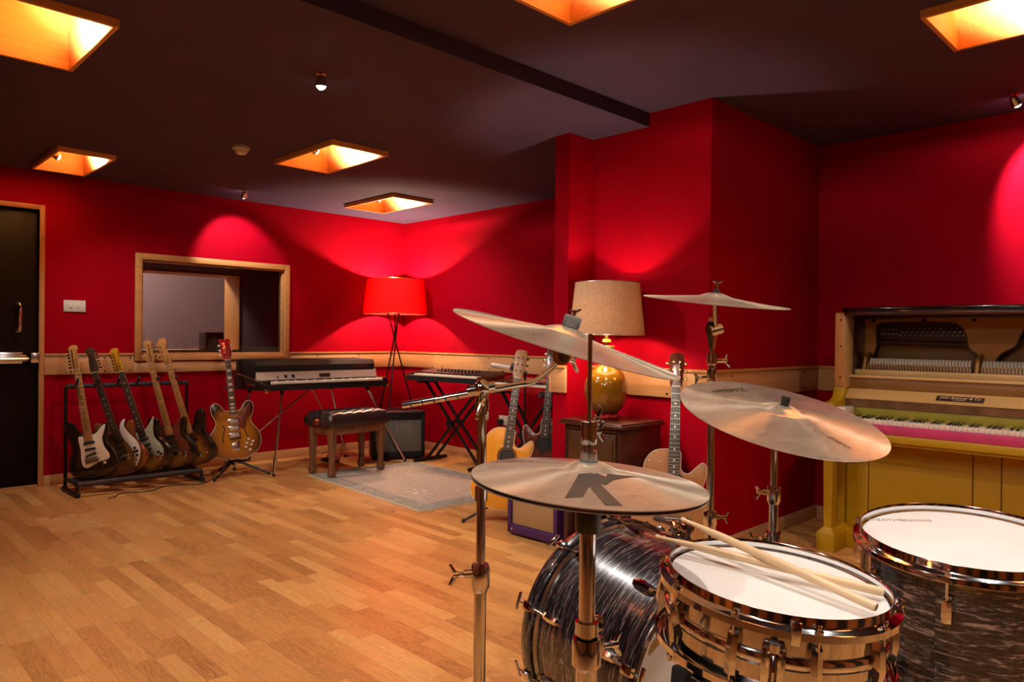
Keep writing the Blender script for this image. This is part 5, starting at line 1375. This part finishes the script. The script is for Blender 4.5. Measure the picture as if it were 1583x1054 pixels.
def drum(name, label, mw, r, depth, nl, shell_mat, snare=False, a0=0, hoop_h=.018, lugL=.052):
    d = thing(name, label, 'drum', mw=mw)      # z=0 is the top of the upper hoop
    zh = -hoop_h * .75                          # head level
    m = MB()
    sp = [(r - .006, zh - .012), (r - .006, -depth + .012)]
    if snare:
        zm = -depth * .5
        sp = [(r - .006, zh - .012), (r - .006, zm + .012), (r - .003, zm + .010), (r - .001, zm + .005), (r + .0, zm), (r - .001, zm - .005), (r - .003, zm - .010), (r - .006, zm - .012), (r - .006, -depth + .012)]
    m.lathe(sp + [(q - .004, z) for q, z in sp[::-1]], 96, closed=True); m.build('shell', shell_mat, d, 50)
    m = MB(); m.lathe([(0, zh), (r - .014, zh), (r - .009, zh - .002), (r - .007, zh - .006)], 96); m.build('drumhead', 'drumhead', d, 30)
    m = MB(); m.lathe([(0, -depth + zh * -1), (r - .014, -depth - zh)], 64); m.build('bottom_head', 'drumhead', d)
    def hoop(z0, sg):
        q = [(r - .006, 0), (r - .0045, .0015), (r - .0035, 0), (r - .0035, -hoop_h * .55), (r - .001, -hoop_h * .72), (r + .008, -hoop_h * .80), (r + .0105, -hoop_h * .90), (r + .011, -hoop_h * 1.45), (r + .0085, -hoop_h * 1.5), (r + .0085, -hoop_h * .95), (r - .002, -hoop_h * .88), (r - .006, -hoop_h * .6)]
        mm = MB(); mm.lathe([(a, z0 + sg * b) for a, b in q], 120, closed=True)
        return mm.build('hoop' if sg > 0 else 'bottom_hoop', 'chrome', d, 50)
    hoop(0, 1); hoop(-depth, -1)
    for k in range(nl):
        a = a0 + 2 * PI * k / nl; ca, sa = math.cos(a), math.sin(a)
        rr_ = r + .0065
        for (zc, sg) in (((-depth / 2, 0),) if snare else ((-hoop_h * 1.5 - .055, 1), (-depth + hoop_h * 1.5 + .055, -1))):
            m = MB()
            lug_box(m, r - .006, zc, a, (depth * .52 if snare else lugL), .011, .020); lg = m.build('lug', 'chrome', d, 30)
            for s2 in ((1, -1) if snare else (sg,)):
                ze = (-hoop_h * .82) if s2 > 0 else (-depth + hoop_h * .82)
                m = MB(); m.cyl((rr_ * ca, rr_ * sa, zc + s2 * (.02)), (rr_ * ca, rr_ * sa, ze), .0026, n=10)
                m.cyl((rr_ * ca, rr_ * sa, ze), (rr_ * ca, rr_ * sa, ze + s2 * .004), .0062, n=14); m.box(-.003, .003, -.003, .003, 0, .009, .001, M4=Matrix.Translation((rr_ * ca, rr_ * sa, ze + s2 * .003)) @ (Matrix() if s2 > 0 else Matrix.Rotation(PI, 4, 'X')))
                m.build('tension_rod', 'chrome', lg)
    return d

sn_M = plane_frame((1.168, .553, .7385), (.008, -.082, .996))
sn = drum('snare_drum', 'chrome snare drum with two wooden sticks on its white head', sn_M, .180, .140, 10, 'chrome', True, R_(188), .019)
# strainer with its lever, on the side facing the hi-hat
aS = R_(206)
m = MB(); Ms = Matrix.Rotation(aS, 4, 'Z') @ Matrix.Translation((.176, 0, 0))
m.box(.0, .016, -.017, .017, -.10, -.045, .003, M4=Ms); m.box(.010, .026, -.011, .011, -.070, -.048, .004, M4=Ms); m.build('strainer', 'chrome', sn)
m = MB(); m.tube([tuple(Ms @ Vector(p)) for p in ((.022, .0, -.055), (.034, .0, -.070), (.034, 0, -.112))], [.006, .006, .0045], 10); m.cyl(tuple(Ms @ Vector((.018, 0, -.048))), tuple(Ms @ Vector((.018, 0, -.036))), .008, n=16); m.build('lever', 'chrome', sn)
m = MB(); m.box(-.02, .002, -.003, .003, -.002, -.05, .0, M4=Ms @ Matrix.Translation((.016, .03, 0))) if False else m.box(.004, .014, .020, .034, -.036, -.002, .002, M4=Ms); m.build('hoop_clamp', 'chrome', sn)
# snare basket stand
sb = thing('snare_stand', 'basket stand with black rubber grips carrying the chrome snare drum', 'drum stand', (1.155, .563, 0))
m = MB(); m.cyl((0, 0, .12), (0, 0, .52), .0125, n=16); m.build('tube', 'chrome', sb)
Mw = sb.matrix_basis if False else Matrix.Translation((-1.155, -.563, 0)) @ sn_M
for k, a in enumerate((168, 288, 48)):
    a = R_(a); ca, sa = math.cos(a), math.sin(a)
    e0 = Mw @ Vector((ca * .150, sa * .150, -.158)); e1 = Mw @ Vector((ca * .204, sa * .204, -.158)); e2 = Mw @ Vector((ca * .206, sa * .206, -.115))
    m = MB(); m.tube([(0, 0, .50), (ca * .06, sa * .06, .51), tuple(e0)], .006, 8); m.tube([tuple(e0), tuple(e1)], .006, 8); ar = m.build('basket_arm', 'chrome', sb)
    fr = Mw @ Matrix.Rotation(a, 4, 'Z')
    m = MB(); m.box(.165, .214, -.016, .016, -.168, -.146, .006, M4=fr); m.box(.198, .214, -.016, .016, -.150, -.118, .005, M4=fr); m.build('rubber_grip', 'black_matte', ar)
for a in (30, 150, 270):
    c, q = math.cos(R_(a)), math.sin(R_(a))
    m = MB(); m.tube([(.012 * c, .012 * q, .30), (.14 * c, .14 * q, .13), (.20 * c, .20 * q, .013)], .0075, 8); lg = m.build('leg', 'chrome', sb)
    m = MB(); m.sphere((.20 * c, .20 * q, .014), .014, 10); m.build('rubber_foot', 'black_matte', lg)

ft_M = plane_frame((1.773, .423, .722), (-.091, -.036, .995))
ft = drum('floor_tom', 'black oyster pearl floor tom with a white head beside the yellow piano', ft_M, .207, .40, 8, 'oyster', False, R_(186), .022, .055)
text_mesh('head_print', 'WEATHERKING', .020, 'silver_panel', ft, Matrix.Translation((.045, .145, -.0158)) @ Matrix.Rotation(R_(-52), 4, 'Z'))
for a in (40, 160, 280):
    a = R_(a); M4 = ft_M.inverted()
    p0 = ft_M @ Vector((.225 * math.cos(a), .225 * math.sin(a), -.22)); p1 = Vector((p0.x, p0.y, .01)); 
    m = MB(); m.cyl(tuple(M4 @ p0), tuple(M4 @ p1), .006, n=12); lg = m.build('leg', 'chrome', ft)
    m = MB(); m.cyl(tuple(M4 @ Vector((p0.x, p0.y, .0))), tuple(M4 @ Vector((p0.x, p0.y, .03))), .012, n=12); m.build('rubber_foot', 'black_matte', lg)
    m = MB(); m.box(.200, .238, -.016, .016, -.285, -.245, .005, M4=Matrix.Rotation(a, 4, 'Z')); m.build('leg_bracket', 'chrome', ft)

# bass drum: local z is its axis, pointing away from the camera to the front hoop
ax = Vector((.259, .966, 0)).normalized(); cf = Vector((1.674, 1.290, .3165))
Lb = .45; cb_ = cf - ax * Lb
bd_M = Matrix(((ax.y, 0, ax.x, cb_.x), (-ax.x, 0, ax.y, cb_.y), (0, -1, 0, cb_.z), (0, 0, 0, 1)))
# local x = to the right (horizontal), local y = down, local z = axis
bd = thing('bass_drum', 'black oyster pearl bass drum on the floor behind the hi-hat stand', 'drum', mw=bd_M)
rb = .279
m = MB(); m.lathe([(rb, .035), (rb, Lb - .035), (rb - .007, Lb - .035), (rb - .007, .035)], 120, closed=True); m.build('shell', 'oyster', bd, 50)
for z0, z1, nm in ((-.006, .040, 'batter_hoop'), (Lb - .040, Lb + .006, 'front_hoop')):
    m = MB(); m.lathe([(rb + .004, z0), (rb + .014, z0), (rb + .016, z0 + .003), (rb + .016, z1 - .003), (rb + .014, z1), (rb + .004, z1)], 120, closed=True); m.build(nm, 'oyster', bd, 50)
    zi = z1 + .002 if z0 < .1 else z0 - .002; sg = 1 if z0 < .1 else -1
    m = MB(); m.lathe([(rb + .001, zi), (rb + .009, zi), (rb + .010, zi + sg * .006), (rb + .001, zi + sg * .010)], 120, closed=True); m.build('head_ring', 'chrome_dull', bd, 50)
m = MB(); m.lathe([(0, .006), (rb, .006)], 80); m.build('batter_head', 'drumhead', bd)
m = MB(); m.lathe([(0, Lb - .006), (rb, Lb - .006)], 80); m.build('front_head', 'drumhead', bd)
for k in range(10):
    a = R_(198 + 36 * k)
    if abs(math.sin(a) - 1) < .06: a += .08
    Ra = Matrix.Rotation(a, 4, 'Z')
    for end in (0, 1):
        zc = .105 if end == 0 else Lb - .105; sg = -1 if end == 0 else 1; zh = -.004 if end == 0 else Lb + .004
        m = MB(); rings = []
        for zz, kq in ((-.036, .35), (-.030, .8), (0, 1.0), (.030, .8), (.036, .35)):
            rings.append([Ra @ Vector((rb - .002 + x, y, zc + zz)) for x, y in ((0, -.013 * kq), (.016 * kq, -.010 * kq), (.021 * kq, 0), (.016 * kq, .010 * kq), (0, .013 * kq))])
        m.ring_loft(rings); lg = m.build('lug', 'chrome', bd, 30)
        rr_ = rb + .021; top_side = math.sin(a) < .95
        m = MB(); m.cyl(tuple(Ra @ Vector((rb + .012, 0, zc + sg * .03))), tuple(Ra @ Vector((rr_, 0, zh + sg * .03))), .003, n=10)
        if math.sin(a) < .80: m.box(rr_ - .004, rr_ + .004, -.024, .024, zh + sg * .03 - .005, zh + sg * .03 + .005, .003, M4=Ra)
        m.build('t_rod', 'chrome', lg)
        m = MB(); m.prism([(rb + .008, zh), (rb + .026, zh), (rb + .030, zh - sg * .012), (rb + .026, zh - sg * .034), (rb + .018, zh - sg * .034), (rb + .018, zh - sg * .006), (rb + .008, zh - sg * .004)], -.011, .011, .002, Ra @ Matrix(((1, 0, 0, 0), (0, 1, 0, 0), (0, 0, 1, 0), (0, 0, 0, 1)))); m.build('claw', 'chrome', lg)
# tom rail bracket on top of the shell, spurs, felt feet
m = MB(); m.prism([(-.030, -.05), (.030, -.05), (.034, 0), (.024, .06), (-.024, .06), (-.034, 0)], -rb - .012, -rb + .006, .004); m.box(-.014, .014, -rb - .05, -rb - .008, -.03, .03, .006)
for v in m.bm.verts: v.co = Matrix.Rotation(R_(14), 4, 'Z') @ (v.co + Vector((0, 0, .235)))
tb = m.build('tom_bracket', 'chrome', bd)
m = MB(); wing(m, (.045, -rb - .03, .235), (.9, -.2, 0), (0, -.5, 1), .014); m.tube([(.07, -.275, .235), (.03, -rb - .028, .235)], .005, 8); m.build('wing_screw', 'chrome', tb)
for sg in (-1, 1):
    a = R_(90 - sg * 52); e = Matrix.Rotation(a, 4, 'Z')
    p = e @ Vector((rb + .006, 0, Lb - .13)); q = Vector((p.x * 1.38, .3165 - .006, Lb - .02))
    m = MB(); m.cyl(tuple(p), tuple(q), .006, n=12); m.box(rb - .004, rb + .018, -.014, .014, Lb - .155, Lb - .105, .004, M4=e); sp_ = m.build('spur', 'chrome', bd)
m = MB(); m.box(-.10, .10, rb + .012, .3165, -.004, .036, .004); m.build('hoop_riser', 'black_matte', bd)
m = MB(); m.box(-.08, .08, rb + .015, .3165, Lb - .036, Lb + .003, .003); m.build('hoop_pad', 'black_matte', bd)

# sticks
def stick(label, but, tip, r=.0073):
    mw = frame(but, tip, (0, -1, 0)); L_ = (Vector(tip) - Vector(but)).length
    s = tag(MB().lathe([(0, 0), (r * .8, .001), (r, .005), (r, L_ * .72), (r * .93, L_ * .78), (r * .48, L_ - .016), (r * .42, L_ - .013), (r * .60, L_ - .008), (r * .55, L_ - .003), (0, L_)], 20).build('drumstick', 'stick_wood', None, 40), label, 'drumstick', 'pair of drumsticks')
    s.matrix_world = mw
S1 = (Vector((1.158, .3905, .7285)), Vector((1.191, .7536, .790)))
S2 = (Vector((1.242, .408, .7270)), Vector((1.117, .762, .768)))
stick('wooden drumstick lying on top, its butt nearest the camera on the snare head', *S1)
stick('wooden drumstick lying underneath, its butt at the far right edge of the snare head', *S2)

# small cable coil and guitar lead on the floor
cbq = thing('guitar_lead', 'thin cable lying on the floor around the foot of the guitar rack', 'cable', (0, 0, 0))
m = MB(); m.tube(spline([(1.55, 5.45, .004), (1.62, 5.55, .004), (1.78, 5.50, .004), (1.95, 5.60, .004), (2.15, 5.52, .004), (2.3, 5.66, .004), (2.42, 5.95, .004)], 8, False), .0035, 8); m.build('lead', 'black_plastic', cbq)
m = MB(); m.cyl((1.50, 5.42, .006), (1.55, 5.45, .006), .006, n=12); m.build('jack_plug', 'chrome_dull', cbq)

# ------------------------------------------------------------------ light and view
add_light('control_room_fill', 'POINT', (2.3, 8.1, 2.2), 95, (1, .82, .74), size=.12)  # added light without a fixture, brightens the room behind the glass
wd = bpy.data.worlds.new('world'); SC.world = wd; wd.use_nodes = True
wd.node_tree.nodes['Background'].inputs[0].default_value = (.02, .014, .014, 1); wd.node_tree.nodes['Background'].inputs[1].default_value = 1
SC.view_settings.view_transform = 'Standard'; SC.view_settings.look = 'None'; SC.view_settings.gamma = 1; SC.view_settings.use_curve_mapping = False
SC.view_settings.exposure = 0.0
try:
    SC.cycles.use_denoising = True; SC.cycles.denoiser = 'OPENIMAGEDENOISE'
except Exception: pass
SC.cycles.max_bounces = 8; SC.cycles.diffuse_bounces = 4; SC.cycles.glossy_bounces = 4; SC.cycles.transmission_bounces = 6; SC.cycles.transparent_max_bounces = 8
SC.cycles.sample_clamp_indirect = 6; SC.cycles.caustics_reflective = False; SC.cycles.caustics_refractive = False
